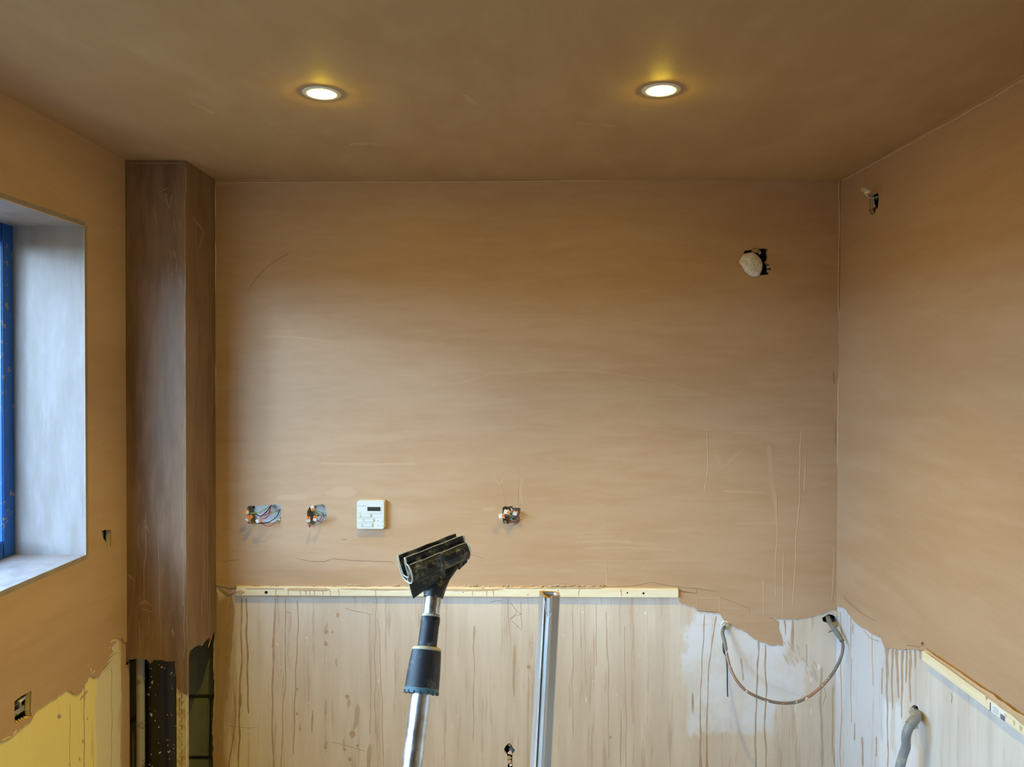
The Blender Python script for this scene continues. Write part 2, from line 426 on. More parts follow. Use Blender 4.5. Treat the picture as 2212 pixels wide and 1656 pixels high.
H_KEY = sc_([(850, 530), (960, 600), (1010, 700), (1060, 760), (1130, 830), (1130, 950), (1040, 1060), (1010, 1130), (1020, 1250), (1000, 1330), (1020, 1500), (1030, 1640), (960, 1800), (850, 1820), (790, 1640), (820, 1480), (800, 1360), (800, 1250), (770, 1090), (700, 1000), (640, 930), (630, 830), (690, 690), (770, 600)], 1060, 1580, .0459)
H_FIT = [(1776, 1334), (1790, 1326), (1808, 1330), (1812, 1340), (1808, 1345), (1790, 1346), (1778, 1342)]
H_RTOP = sc_([(1870, 350), (1920, 310), (1990, 320), (1995, 400), (1985, 490), (1955, 520), (1945, 570), (1900, 575), (1885, 540), (1872, 510), (1885, 470), (1885, 390)], 1540, 360, .1808)
H_RSMALL = [(1992, 1389), (1996, 1385), (2000, 1390), (1999, 1396), (1994, 1395)]
H_RPIPE = sc_([(835, 1080), (860, 1065), (890, 1080), (902, 1120), (900, 1160), (880, 1200), (840, 1205), (815, 1190), (825, 1140)], 1780, 1280, .227)
H_L1 = [(217, 1147), (224, 1144), (237, 1144), (237.5, 1165), (237, 1180), (224, 1182), (223, 1167), (218, 1158)]
H_L2 = [(28, 1515), (37, 1507), (50, 1499), (65, 1491), (64, 1512), (63, 1533), (65, 1546), (52, 1553), (40, 1560), (29, 1564), (28, 1540)]

# ------------------------------------------------------------------ structure
floor = obj('floor', box(XL-.3, XR+.3, YF-.2, D+.3, -.1, 0), 'floor_screed', kind='structure')
LX = [w3('ceil', 695, 201), w3('ceil', 1428, 194)]
ceiling = obj('ceiling', sheet('ceil', [(XL-.3, YF-.2), (XR+.3, YF-.2), (XR+.3, D+.3), (XL-.3, D+.3)], [[(p.x+.036*math.cos(k*math.pi/16), p.y+.036*math.sin(k*math.pi/16)) for k in range(32)] for p in LX], -.05, 0), 'plaster_ceiling', kind='structure')
obj('ceiling_board', box(XL-.3, XR+.3, YF-.2, D+.3, ZC+.06, ZC+.1), 'masonry_dark', ceiling)
wall_front = obj('wall_front', box(XL-.3, XR+.3, YF-.2, YF, 0, ZC), 'plaster_back', kind='structure')

# back wall
XBB = loc('back', 460, 1500)[0]
bh = [H_DOUBLE, H_SINGLE, H_SQUARE, H_DUCT, H_KEY, H_FIT]
edge = rag(locs('back', [(460, 1656), (459, 1560), (463, 1500), (461, 1420), (463, 1380)]), .003, .012, 3)
base_poly = [(edge[0][0], 0)]+edge+[(XBB, 1.2), (XBB, ZC), (XR+.02, ZC), (XR+.02, 0)]
wall_back = obj('wall_back', sheet('back', base_poly, [locs('back', h) for h in bh], -.0125, 0), 'old_paint_back', kind='structure')
obj('masonry_core', pbox('back', XL-.3, XR+.3, 0, ZC, -.3, -.062), 'mortar', wall_back)
lowpx = [(463, 1262), (476, 1266), (510, 1270), (700, 1267), (900, 1268), (1180, 1270), (1300, 1270), (1466, 1271), (1468, 1300), (1500, 1311), (1527, 1322), (1556, 1325), (1564, 1340), (1580, 1350), (1606, 1362), (1640, 1386), (1656, 1390), (1668, 1394), (1680, 1391), (1690, 1394), (1686, 1372), (1680, 1356), (1682, 1344), (1672, 1338), (1662, 1333), (1690, 1337), (1725, 1336), (1760, 1329), (1790, 1318), (1814, 1313)]
low = rag(locs('back', lowpx), .0026, .008, 5)
skim = low+[(XR, loc('back', 1814, 1313)[1]), (XR, ZC), (XB, ZC), (XB, loc('back', 463, 1262)[1])]
sk_back = obj('plaster_skim', sheet('back', skim, [locs('back', h) for h in bh[:4]], 0, .004), 'plaster_back', wall_back)
# concrete blocks behind the broken boxing
for bz, (z0, z1) in enumerate(((1295, 1372), (1376, 1503), (1510, 1634), (1641, 1770), (1777, 1900))):
    ztop, zbot = loc('back', 430, z0, -.045)[1], loc('back', 430, z1, -.045)[1]
    for a0, a1 in (((XL-.02, -1.25), (-1.24, XBB+.06)) if bz % 2 else ((XL-.02, -1.155), (-1.148, XBB+.06))):
        v, f = pbox('back', a0, a1, max(zbot, 0.0), ztop, -.062, -.05+random.Random(bz).uniform(-.004, .003))
        obj('concrete_block', (v, f), 'block_grey', wall_back, bevel=.004)

# left wall
lh = [H_L1, H_L2]
win = [(WN, ZS), (DW, ZS), (DW, ZH), (WN, ZH)]
wall_left = obj('wall_left', sheet('left', [(YF, 0), (YB+.02, 0), (YB+.02, ZC), (YF, ZC)], [win]+[locs('left', h) for h in lh], -.0125, 0), 'old_paint_left', kind='structure')
obj('masonry_core', sheet('left', [(YF-.2, 0), (D+.3, 0), (D+.3, ZC), (YF-.2, ZC)], [win], -.225, -.05), 'mortar', wall_left)
for bz, (z0, z1) in enumerate(((1440, 1568), (1576, 1700))):
    v, f = pbox('left', YB+.03, D+.04, max(0, loc('left', 290, z1)[1]), loc('left', 290, z0)[1], -.05, -.035)
    obj('concrete_block', (v, f), 'block_grey', wall_left, bevel=.004)
llow = rag(locs('left', [(268, 1388), (262, 1378), (250, 1382), (238, 1400), (243, 1410), (225, 1440), (212, 1462), (190, 1462), (172, 1496), (160, 1500), (143, 1488), (130, 1500), (100, 1518), (78, 1532), (66, 1555), (40, 1575), (20, 1592), (0, 1602), (-300, 1700)]), .004, .012, 8)
lsk = llow+[(YF, llow[-1][1]), (YF, ZC), (YB, ZC), (YB, llow[0][1])]
H_L2b = [(p[0], p[1]) for p in H_L2]
sk_left = obj('plaster_skim', sheet('left', lsk, [win]+[locs('left', h) for h in lh], 0, .004), 'plaster_side', wall_left)
# window reveal
RX = -.215
for nm, v in (('reveal_jamb', box(XL+RX, XL+.0047, DW-.004, DW+.01, ZS, ZH)), ('reveal_jamb', box(XL+RX, XL+.0047, WN-.01, WN+.004, ZS, ZH)),
              ('reveal_head', box(XL+RX, XL+.0047, WN, DW, ZH-.004, ZH+.01)), ('reveal_sill', box(XL+RX, XL+.0047, WN, DW, ZS-.01, ZS+.004))):
    obj(nm, v, 'plaster_reveal', wall_left)
obj('corner_bead', join(box(XL+.0035, XL+.0052, DW-.0055, DW-.003, ZS, ZH), box(XL+.0035, XL+.0052, WN, DW, ZH-.0055, ZH-.003)), 'plaster_pale_ridge', wall_left)
wd = tag(bpy.data.objects.new('window_1', None), kind='structure'); link(wd, None); LOC[wd] = Vector((0, 0, 0))
fx0, fx1 = XL+RX-.06, XL+RX+.002
fw = .052
for b in (box(fx0, fx1, DW-.004-fw, DW+.02, ZS-.02, ZH+.02), box(fx0, fx1, WN-.02, WN+.004+fw, ZS-.02, ZH+.02),
          box(fx0, fx1, WN+.004+fw, DW-.004-fw, ZH-.004-fw, ZH+.02), box(fx0, fx1, WN+.004+fw, DW-.004-fw, ZS-.02, ZS+.004+fw)):
    obj('window_frame', b, 'tape_blue', wd, bevel=.003)
yc_ = (WN+DW)/2
obj('window_mullion', box(fx0, fx1-.004, yc_-.03, yc_+.03, ZS+.056, ZH-.056), 'frame_white', wd, bevel=.003)
for y0, y1 in ((WN+.056, yc_-.03), (yc_+.03, DW-.056)):
    obj('window_pane', box(fx0+.025, fx0+.029, y0-.005, y1+.005, ZS+.05, ZH-.05), 'glass', wd)

# unseen wall added outside the window to cut off low sky light
obj('wall_sky_blocker', box(-6.3, -6.0, -9, 12, -.5, 2.1), 'blocker_brick', kind='structure')

# right wall
rh = [H_RTOP, H_RSMALL, H_RPIPE]
wall_right = obj('wall_right', sheet('right', [(YF, 0), (D+.02, 0), (D+.02, ZC), (YF, ZC)], [locs('right', h) for h in rh], -.0125, 0), 'old_paint_right', kind='structure')
obj('masonry_core', pbox('right', YF-.2, D+.3, 0, ZC, -.3, -.06), 'mortar', wall_right)
rlow = rag(locs('right', [(1815, 1311), (1826, 1314), (1850, 1345), (1865, 1356), (1882, 1366), (1905, 1377), (1909, 1390), (1914, 1399), (1935, 1402), (1975, 1402), (1992, 1404), (2050, 1442), (2130, 1493), (2212, 1545), (2500, 1725)]), .0025, .012, 9)
rsk = rlow+[(YF, rlow[-1][1]), (YF, ZC), (D, ZC), (D, rlow[0][1])]
sk_right = obj('plaster_skim', sheet('right', rsk, [locs('right', h) for h in rh[:2]], 0, .004), 'plaster_side', wall_right)

# boxing round the soil pipe
tf = rag(locs('boxf', [(272, 1436), (276, 1424), (300, 1421), (318, 1423), (325, 1432), (333, 1424), (350, 1424), (362, 1427), (378, 1426), (380, 1445), (382, 1470), (383, 1484), (390, 1492), (398, 1498)]), .0012, .006, 11)
a_r = XB; zt = ZC
pf = [(XL, zt), (XL, tf[0][1])]+tf[:-1]+[(a_r+.004, loc('boxf', 400, 1500)[1]), (a_r+.004, zt)]
wall_boxing = obj('wall_boxing', sheet('boxf', pf, [], -.014, .004), 'plaster_boxing', kind='structure')
ts = rag(locs('boxs', [(401, 1430), (404, 1410), (418, 1397), (428, 1391), (434, 1395), (440, 1386), (449, 1376), (455, 1382), (458, 1368)]), .0012, .006, 12)
ps = [(YB+.0142, zt), (YB+.0142, loc('boxs', 401, 1425)[1])]+[p for p in ts if p[0] > YB+.016]+[(D, ts[-1][1]), (D, zt)]
obj('boxing_return', sheet('boxs', ps, [], -.014, .004), 'plaster_boxing', wall_boxing)
zb0 = loc('boxf', 390, 1480)[1]
slots = []
z = zb0-.012; kk = 0
while z > .08:
    for cx_, dz in ((388, 0), (392.6, .013)):
        a = loc('boxf', cx_, 1560)[0]; slots.append([(a-.0012, z+dz-.019), (a+.0012, z+dz-.019), (a+.0012, z+dz), (a-.0012, z+dz)])
    z -= .027
ab = loc('boxf', 381.5, 1600)[0]
obj('angle_bead', sheet('boxf', [(ab, 0), (XB, 0), (XB, zb0), (ab, zb0)], slots, -.001, 0), 'bead_metal', wall_boxing)
obj('angle_bead', pbox('boxs', YB, YB+.022, 0, zb0, -.001, 0), 'bead_metal', wall_boxing)
obj('bead_nose', tube([Vector((XB, YB, .0)), Vector((XB, YB, zb0))], .0022, 8), 'cream_seal', wall_boxing)

# ------------------------------------------------------------------ runs, smears, cracks on the walls
A_run, A_faint, A_dark, A_fleck, A_crack, A_pencil, A_pale = (Acc() for _ in range(7))
B = 'back'
for p, w in (([(594, 1290), (592, 1416), (588, 1491), (589, 1554), (592, 1656), (592, 1720)], [3, 4.5, 4, 3.5, 5, 5]), ([(615, 1290), (617, 1325), (617, 1441), (617, 1479), (611, 1554), (606, 1656), (605, 1700)], 2),
             ([(643, 1295), (643, 1361), (640, 1453), (637, 1554), (635, 1629)], 2.2), ([(1522, 1325), (1515, 1466), (1513, 1560), (1513, 1656), (1512, 1720)], [2.5, 2, 3, 6, 6]),
             ([(1547, 1328), (1533, 1431), (1528, 1516), (1527, 1580), (1527, 1656), (1527, 1720)], [2.5, 2.5, 2, 3, 6, 6]), ([(1638, 1381), (1635, 1491), (1632, 1579), (1633, 1656), (1634, 1720)], 3.2),
             ([(1653, 1391), (1651, 1428), (1655, 1491), (1651, 1592), (1656, 1656), (1657, 1720)], 3.4), ([(1712, 1337), (1712, 1380), (1712, 1406)], [6, 5.5, 4]), ([(1496, 1494), (1496, 1505), (1496, 1528), (1496, 1540)], [2, 5.5, 3.5, 1]),
             ([(1694, 1338), (1697, 1352), (1697, 1372)], [4, 3, 2]), ([(675, 1533), (675, 1545), (674, 1562), (674, 1583)], [3, 5.5, 2.5, 1.5]), ([(592, 1340), (588, 1400)], 2)):
    A_run.run(B, p, w, seed=len(p))
for p, w in (([(522, 1290), (522, 1391), (518, 1504), (517, 1567), (514, 1656), (513, 1720)], [2.5, 2.5, 4, 4, 3, 3]), ([(499, 1288), (499, 1323), (494, 1391), (488, 1440), (486, 1454), (484, 1479)], [7, 13, 13, 15, 10, 7]),
             ([(486, 1478), (483, 1500), (478, 1560), (474, 1620), (470, 1700)], [6, 9, 8, 7, 6]), ([(466, 1275), (468, 1330), (474, 1400), (472, 1450), (470, 1520)], [9, 8, 6, 7, 4]), ([(1812, 1530), (1812, 1600), (1811, 1656), (1811, 1720)], [3, 4.5, 4, 4]),
             ([(532, 1290), (534, 1391), (537, 1541)], 3), ([(508, 1500), (508, 1570), (495, 1640), (493, 1700)], 3), ([(519, 1495), (518, 1530)], 6)):
    A_dark.run(B, p, w, seed=3, h=.0006)
for p, w in (([(799, 1328), (800, 1587)], 1.6), ([(814, 1290), (810, 1345), (811, 1587)], 2), ([(814, 1335), (819, 1358), (824, 1516), (829, 1656)], 1.8), ([(1237, 1302), (1237, 1600)], 1.6), ([(1254, 1302), (1254, 1400)], 1.3), ([(1262, 1302), (1266, 1480)], 1.3),
             ([(1288, 1302), (1288, 1440)], 1.6), ([(1310, 1320), (1314, 1480), (1315, 1640)], 1.8), ([(1350, 1350), (1353, 1656)], 1.5), ([(1342, 1533), (1342, 1570), (1341, 1656)], [1.5, 3, 2.5]), ([(1112, 1390), (1110, 1440), (1110, 1505)], [6, 6, 4]),
             ([(1024, 1350), (1025, 1440), (1022, 1600)], [5, 2, 2]), ([(772, 1520), (770, 1560), (763, 1578)], [9, 9, 5]), ([(755, 1508), (752, 1530)], 7), ([(705, 1510), (703, 1545)], 6), ([(708, 1345), (701, 1362)], 9), ([(800, 1605), (797, 1640), (797, 1680)], 9),
             ([(742, 1595), (744, 1622)], 5), ([(706, 1598), (702, 1615)], 7), ([(726, 1420), (727, 1440)], 6), ([(1775, 1440), (1774, 1530), (1776, 1656)], 5), ([(1800, 1480), (1798, 1560), (1802, 1656)], 4), ([(1742, 1390), (1742, 1440)], 3), ([(1600, 1420), (1606, 1470)], 4)):
    A_faint.run(B, p, w, seed=len(p)+5, h=.0004)
for x, y, r in ((730, 1328, 4), (704, 1364, 5), (704, 1390, 4.5), (718, 1365, 2.5), (750, 1504, 4.5), (762, 1586, 7), (703, 1613, 4), (744, 1618, 3.5), (756, 1639, 4.5), (642, 1488, 3), (642, 1541, 3), (772, 1610, 3), (648, 1574, 2.5), (1319, 1592, 3), (1142, 1440, 4)):
    A_run.spot(B, x, y, r, r*1.15, h=.001)
rnd = random.Random(4)
for _ in range(70):
    x, y = rnd.uniform(520, 1800), rnd.uniform(1300, 1650); s_ = rnd.uniform(.6, 1.3)
    A_fleck.spot(B, x, y, s_, s_*rnd.uniform(.8, 2.2), h=.0009)
for x, y, rx, ry in ((1394, 1323, 2.2, 4.5), (1259, 1322, 2.2, 2), (1266, 1510, 1.5, 7), (1217, 1372, 2, 1.6), (1287, 1441, 2, 1.6), (1718, 1531, 1.4, 9), (1752, 1535, 1.4, 12), (1752, 1468, 2, 6), (1768, 1440, 2.5, 7), (662, 1377, 2, 2), (599, 1391, 2.5, 2.5), (818, 1470, 1.5, 6), (1657, 1333, 6, 2)):
    A_fleck.spot(B, x, y, rx, ry, h=.0012)
# rough plaster dabs on the right of the bare board
A_dab = Acc()
for i in range(26):
    x = rnd.uniform(1690, 1760); y = 1390+(x-1690)*.75+rnd.uniform(-22, 22)
    A_dab.run(B, [(x, y), (x+rnd.uniform(3, 9), y+rnd.uniform(8, 22))], rnd.uniform(1.2, 3), seed=i, h=.0012)
A_dab.build('plaster_dabs', plain('plaster_dab', (.60, .50, .40), .7), wall_back)
A_run.build('plaster_runs', 'plaster_run', wall_back); A_dark.build('plaster_dark_runs', 'plaster_dark_run', wall_back)
A_faint.build('faint_runs', 'plaster_faint_run', wall_back)
A_fleck.build('paint_flecks', 'paint_fleck', wall_back)
# cracks and scratches in the skim
for p, w in (([(535, 627), (553, 602), (575, 578), (598, 561), (626, 546)], 1.6), ([(636, 1205), (670, 1212), (700, 1213), (718, 1206), (760, 1210), (810, 1212), (845, 1213), (853, 1218)], [.8, 1.6, 2, 1.4, 2, 2, 1.6, .8]), ([(480, 1213), (500, 1210), (520, 1208)], 1.8),
             ([(480, 1143), (500, 1142)], 1.6), ([(466, 1262), (480, 1275), (494, 1285), (510, 1278)], [2, 3, 5, 2]), ([(476, 1265), (492, 1275), (511, 1270)], 2.2), ([(1306, 1268), (1370, 1265), (1405, 1257), (1440, 1264), (1505, 1271), (1555, 1279)], [1.5, 2, 1.5, 1.6, 1.8, 1]),
             ([(1466, 1276), (1505, 1281)], [4, 2]), ([(1505, 1272), (1505, 1282)], 1.5), ([(1555, 1290), (1590, 1302), (1620, 1315)], .9), ([(1620, 1315), (1620, 1325)], 1.6), ([(1505, 1319), (1555, 1322)], 2), ([(699, 1068), (699, 1072)], 1.6), ([(738, 1165), (750, 1165)], 2.2), ([(1010, 1195), (1045, 1206)], 1),
             ([(1800, 800), (1802, 830)], 3), ([(1806, 905), (1804, 960)], 1.4), ([(1812, 960), (1810, 1080), (1811, 1240)], 1.2)):
    A_crack.run(B, p, [k*.75 for k in w] if isinstance(w, list) else w*.75, c=.004, seed=2, h=.0003)
A_crack.build('plaster_cracks', 'crack_dark', wall_back)
for p in ([(1097, 1293), (1097, 1330), (1100, 1373)], [(1126, 1295), (1126, 1330), (1128, 1358)], [(1100, 1336), (1112, 1330), (1128, 1325)], [(1102, 1300), (1115, 1318), (1128, 1328)], [(1106, 1340), (1118, 1352), (1127, 1362)], [(1058, 1300), (1070, 1298), (1086, 1296)],
          [(1118, 1318), (1108, 1334), (1100, 1339)], [(744, 1312), (760, 1318), (785, 1323), (804, 1328)], [(715, 1602), (745, 1608), (775, 1618), (789, 1622)], [(490, 1567), (508, 1569), (540, 1572), (555, 1569)], [(617, 1323), (628, 1322), (629, 1345), (627, 1358)], [(1777, 1475), (1784, 1500), (1776, 1525)]):
    A_pencil.run(B, p, .7, seed=4, h=.0003)
A_pencil.build('pencil_scratches', 'pencil_line', wall_back)
# pale trowel ridges in the skim
for p, w in (([(1528, 930), (1530, 1010), (1522, 1060)], 2), ([(1730, 930), (1726, 1090), (1718, 1200), (1714, 1310)], 2.4), ([(1740, 980), (1738, 1060)], 1.8), ([(1650, 1250), (1650, 1330)], 2), ([(1676, 1060), (1678, 1150), (1675, 1290)], 2), ([(1692, 1190), (1692, 1330)], 1.8),
             ([(1240, 1212), (1310, 1211), (1500, 1213)], 1.5), ([(1310, 1212), (1313, 1268)], 1.8), ([(1440, 932), (1600, 931), (1720, 934)], 1.4), ([(1508, 1293), (1555, 1292)], 1.6), ([(1506, 1293), (1507, 1318)], 1.5), ([(1555, 1290), (1556, 1322)], 1.8), ([(1530, 1315), (1620, 1316)], 1.4),
             ([(1802, 1180), (1800, 1260), (1798, 1295)], 4), ([(1801, 1296), (1808, 1292)], 4), ([(1075, 1030), (1085, 1055), (1090, 1095)], 1.4), ([(1120, 1010), (1118, 1090)], 1.4), ([(1256, 1152), (1420, 1149), (1560, 1152)], 1.4), ([(1610, 540), (1612, 540)], 1)):
    A_pale.run(B, p, w, c=.004, seed=6, h=.0012)
a = Acc()
for p, w in (([(598, 1075), (630, 1073), (666, 1074)], 12), ([(702, 1064), (735, 1062), (770, 1064)], 26), ([(1240, 1170), (1320, 1168), (1420, 1176)], 7), ([(1260, 1184), (1350, 1182), (1460, 1188)], 5), ([(1245, 1160), (1330, 1158)], 4), ([(985, 828), (1060, 808), (1160, 800), (1280, 800), (1400, 818), (1540, 856)], 1.8), ([(1545, 980), (1560, 1010), (1600, 975)], 6), ([(1660, 960), (1668, 1050), (1680, 1140)], 8),
             ([(690, 1000), (800, 1003), (900, 1001)], 5), ([(1040, 1100), (1072, 1098)], 8), ([(1062, 1030), (1080, 1045), (1090, 1030)], 3), ([(1128, 1030), (1124, 1060), (1127, 1088)], 4), ([(1560, 1060), (1650, 1064)], 5), ([(1590, 1130), (1700, 1128)], 4), ([(560, 725), (640, 728), (720, 738)], 4)):
    a.run(B, p, w, c=.004, seed=int(p[0][0]), h=.0002, step=8)
a.build('pale_smears', plain('plaster_smear', (.528, .356, .213), .55, var=.05), wall_back)
a = Acc()
for p, w in (([(410, 220), (436, 232), (462, 245)], 7), ([(755, 312), (800, 310), (832, 314)], 5), ([(1000, 203), (1015, 216), (1032, 226)], 9), ([(1240, 265), (1330, 272)], 5)):
    a.run('ceil', p, w, c=0, seed=int(p[0][0]), h=.0002, step=8)
a.build('pale_smears', plain('ceiling_smear', (.505, .345, .177), .5, var=.05), ceiling)
# beads of plaster left in the internal corners
A_pale.run(B, [(466, 394), (700, 393), (1000, 392), (1400, 388), (1700, 387), (1812, 386)], 3, c=.004, seed=7, h=.003)
A_pale.run(B, [(464, 396), (464, 700), (463, 1000), (464, 1258)], 3.2, c=.004, seed=8, h=.003)
A_pale.run(B, [(1813, 390), (1812, 700), (1811, 1000), (1811, 1300)], 3, c=.004, seed=9, h=.003)
A_pale.build('trowel_ridges', 'plaster_pale_ridge', wall_back)
a = Acc()
for p, w in (([(1916, 1389), (1916, 1462), (1917, 1560), (1918, 1656), (1919, 1720)], [8, 5, 2.5, 2.2, 2]), ([(1928, 1398), (1927, 1450), (1928, 1532)], [6, 4, 3]), ([(1937, 1400), (1939, 1453), (1941, 1510)], [7, 5, 3.5]), ([(1949, 1400), (1948, 1507), (1947, 1552)], [6, 4, 3]),
             ([(1959, 1400), (1957, 1475)], [5, 3]), ([(1966, 1400), (1966, 1466), (1967, 1518)], [6, 4, 3]), ([(1977, 1400), (1977, 1444)], [5, 3]), ([(1988, 1400), (1988, 1424)], 4), ([(1905, 1440), (1905, 1500)], 2.5), ([(1862, 1590), (1864, 1656)], 4), ([(1893, 1590), (1893, 1635)], 3), ([(1846, 1560), (1846, 1600)], 3), ([(1838, 1330), (1838, 1400)], 2), ([(1843, 1345), (1842, 1370)], 2)):
    a.run('right', p, w, seed=len(p))
a.build('plaster_runs', 'plaster_run', wall_right)
a = Acc()
for p, w in (([(1818, 390), (1950, 318), (2080, 247), (2212, 170)], 4), ([(1817, 1320), (1817, 1450), (1816, 1600), (1816, 1700)], 2.5), ([(1840, 1420), (1839, 1560)], 1.2), ([(1884, 1370), (1886, 1480)], 1.2), ([(1866, 1360), (1880, 1378), (1900, 1385)], 1.5), ([(1965, 1395), (1965, 1415)], 1.5)):
    a.run('right', p, w, c=.004 if p[0][1] < 1000 else 0, seed=3, h=.002)
a.build('trowel_ridges', 'plaster_pale_ridge', wall_right)
a = Acc()
for p, w in (([(1957, 1393), (1970, 1394), (1990, 1397)], 1.4), ([(1820, 1284), (1840, 1305), (1870, 1330)], 1), ([(1822, 1290), (1850, 1318), (1895, 1342)], .9), ([(2000, 1398), (2050, 1440), (2080, 1457)], 1.4), ([(2055, 1495), (2057, 1505), (2055, 1520)], 1.6)):
    a.run('right', p, w, c=.004 if p[0][1] < 1450 else 0, seed=3, h=.0003)
a.build('plaster_cracks', 'crack_dark', wall_right)
a = Acc()
for p, w in (([(182, 1470), (182, 1560), (181, 1656), (181, 1720)], [3, 2, 2.4, 2]), ([(151, 1520), (151, 1656)], 1.2), ([(178, 1596), (180, 1606)], 5), ([(189, 1548), (189, 1556)], 3), ([(171, 1634), (173, 1644)], 4), ([(150, 1648), (150, 1654)], 3), ([(241, 1440), (241, 1560), (240, 1700)], 1.2), ([(190, 1490), (172, 1512)], [6, 2]), ([(62, 1552), (40, 1572), (15, 1595)], [10, 8, 5])):
    a.run('left', p, w, seed=len(p))
a.spot('left', 128, 1547, 4.5, 6)
a.build('plaster_runs', 'plaster_run', wall_left)
a = Acc()
for p, w in (([(238, 1388), (245, 1383), (254, 1381)], 5), ([(235, 1402), (238, 1396)], 5), ([(236, 1418), (246, 1408), (256, 1406)], 3), ([(232, 1430), (244, 1420)], 3), ([(226, 1446), (240, 1432)], 3), ([(196, 1441), (197, 1450)], 3), ([(198, 1455), (206, 1447)], 3), ([(28, 1588), (37, 1576)], 4), ([(2, 1600), (24, 1590)], 3)):
    a.run('left', p, w, c=.004, seed=len(p), h=.0012)
a.build('exposed_cream_patches', plain('exposed_cream', (.70, .60, .40), .6), wall_left)
# boxing
a = Acc()
for p, w in (([(315, 1105), (314, 1200), (309, 1290)], [2, 2.5, 2]), ([(342, 1140), (345, 1280), (347, 1395)], [2, 2.2, 2.4]), ([(300, 1130), (298, 1180)], 1.5), ([(388, 1080), (396, 1200), (396, 1310)], 3), ([(322, 1330), (321, 1370)], 1.5), ([(372, 1356), (374, 1375)], 5), ([(300, 1340), (302, 1420)], 1.2), ([(330, 700), (333, 830)], 2), ([(355, 430), (340, 415), (365, 405)], 3), ([(310, 1120), (322, 1150)], 3), ([(275, 1240), (292, 1255)], 6), ([(375, 540), (378, 560)], 5),
             ([(400, 360), (399, 800), (398, 1200), (397, 1420)], 2.6), ([(268, 352), (330, 352), (400, 353)], 2.5)):
    a.run('boxf', p, w, c=.004, seed=len(p), h=.0009)
for _ in range(14):
    y = rnd.uniform(410, 620); x = rnd.uniform(330, 395)
    a.run('boxf', [(x, y), (x+rnd.uniform(-8, 8), y+rnd.uniform(10, 40))], rnd.uniform(1, 4), c=.004, seed=int(y), h=.0005)
for p, w in (([(300, 1305), (312, 1300), (330, 1310)], [8, 10, 4]), ([(305, 1315), (330, 1322)], 4)): a.run('boxf', p, w, c=.004, seed=5, h=.001)
a.build('trowel_ridges', plain('boxing_pale', (.29, .19, .12), .5), wall_boxing)
a = Acc()
for p, w in (([(437, 700), (431, 722)], 1.4), ([(412, 1140), (406, 1160)], 2), ([(440, 1090), (441, 1290)], 1.6), ([(447, 1150), (448, 1320)], 1.5), ([(452, 1220), (452, 1340)], 1.5), ([(436, 1280), (436, 1330)], 1.5), ([(404, 1060), (404, 1380)], 2.2), ([(417, 470), (440, 500), (430, 540)], 3), ([(452, 400), (458, 900)], 1.2)):
    a.run('boxs', p, w, c=.004, seed=len(p), h=.0008)
a.build('trowel_ridges', M['boxing_pale'], wall_boxing)
obj('splinter', tube([w3('boxs', 450, 1398, -.004), w3('boxs', 455, 1378, -.003)], [.0008, .004], 5), 'plaster_pale_ridge', wall_boxing)

# ------------------------------------------------------------------ pipes in the boxing
pc = at(348, 1600, 2.705)
sp_ = thing('soil_pipe', 'black soil pipe flecked with white paint inside the broken corner boxing', 'pipe', (pc.x, pc.y, 0))
r = .055
obj('pipe_body', tube([(pc.x, pc.y, 0), (pc.x, pc.y, .93), (pc.x, pc.y, ZC)], r, 32), 'soil_pipe', sp_, smooth=True)
zc_ = at(348, 1436, 2.69).z
obj('pipe_socket', tube([(pc.x, pc.y, zc_), (pc.x, pc.y, zc_+.012), (pc.x, pc.y, zc_+.10)], [r+.001, r+.006, r+.006], 32), 'soil_pipe', sp_, smooth=True)
pg = at(304, 1600, 2.64)
gp = thing('waste_pipe', 'narrow grey pipe standing left of the black soil pipe', 'pipe', (pg.x, pg.y, 0))
obj('pipe_body', tube([(pg.x, pg.y, z) for z in (0, .5, .78, .86, ZC-.01)], [.0135, .0135, .0135, .0115, .0115], 16), 'pipe_grey', gp, smooth=True)

# ------------------------------------------------------------------ downlights
for i, p in enumerate(LX):
    t_ = thing('recessed_downlight', ('lit ceiling downlight with white bezel, the one nearer the window' if i == 0 else 'lit ceiling downlight with white bezel, the one nearer the right wall'), 'downlight', (p.x, p.y, ZC), 'ceiling downlights')
    n = 40; prof = [(.0335, .012), (.0335, -.0005), (.036, -.003), (.046, -.0028), (.0485, -.001), (.0485, .0)]
    V = [(p.x+q*math.cos(2*math.pi*k/n), p.y+q*math.sin(2*math.pi*k/n), ZC+h_) for q, h_ in prof for k in range(n)]
    Fc = [(a_*n+k, a_*n+(k+1) % n, (a_+1)*n+(k+1) % n, (a_+1)*n+k) for a_ in range(len(prof)-1) for k in range(n)]
    obj('bezel', (V, Fc), 'bezel_white', t_, smooth=True)
    prof = [(.0001, -.010), (.012, -.0093), (.021, -.0065), (.0265, -.002), (.028, .006)]
    V = [(p.x+q*math.cos(2*math.pi*k/n), p.y+q*math.sin(2*math.pi*k/n), ZC+h_) for q, h_ in prof for k in range(n)]
    Fc = [(a_*n+k, a_*n+(k+1) % n, (a_+1)*n+(k+1) % n, (a_+1)*n+k) for a_ in range(len(prof)-1) for k in range(n)]
    obj('lamp_lens', (V, Fc), 'lamp_lens', t_, smooth=True)
    ld = bpy.data.lights.new('downlight_beam', 'SPOT'); ld.energy = SPOT; ld.color = LAMPC; ld.spot_size = math.radians(104); ld.spot_blend = 1.0; ld.shadow_soft_size = .02
    lo_ = bpy.data.objects.new('downlight_beam', ld); link(lo_, t_); lo_.location = (0, 0, -.03)

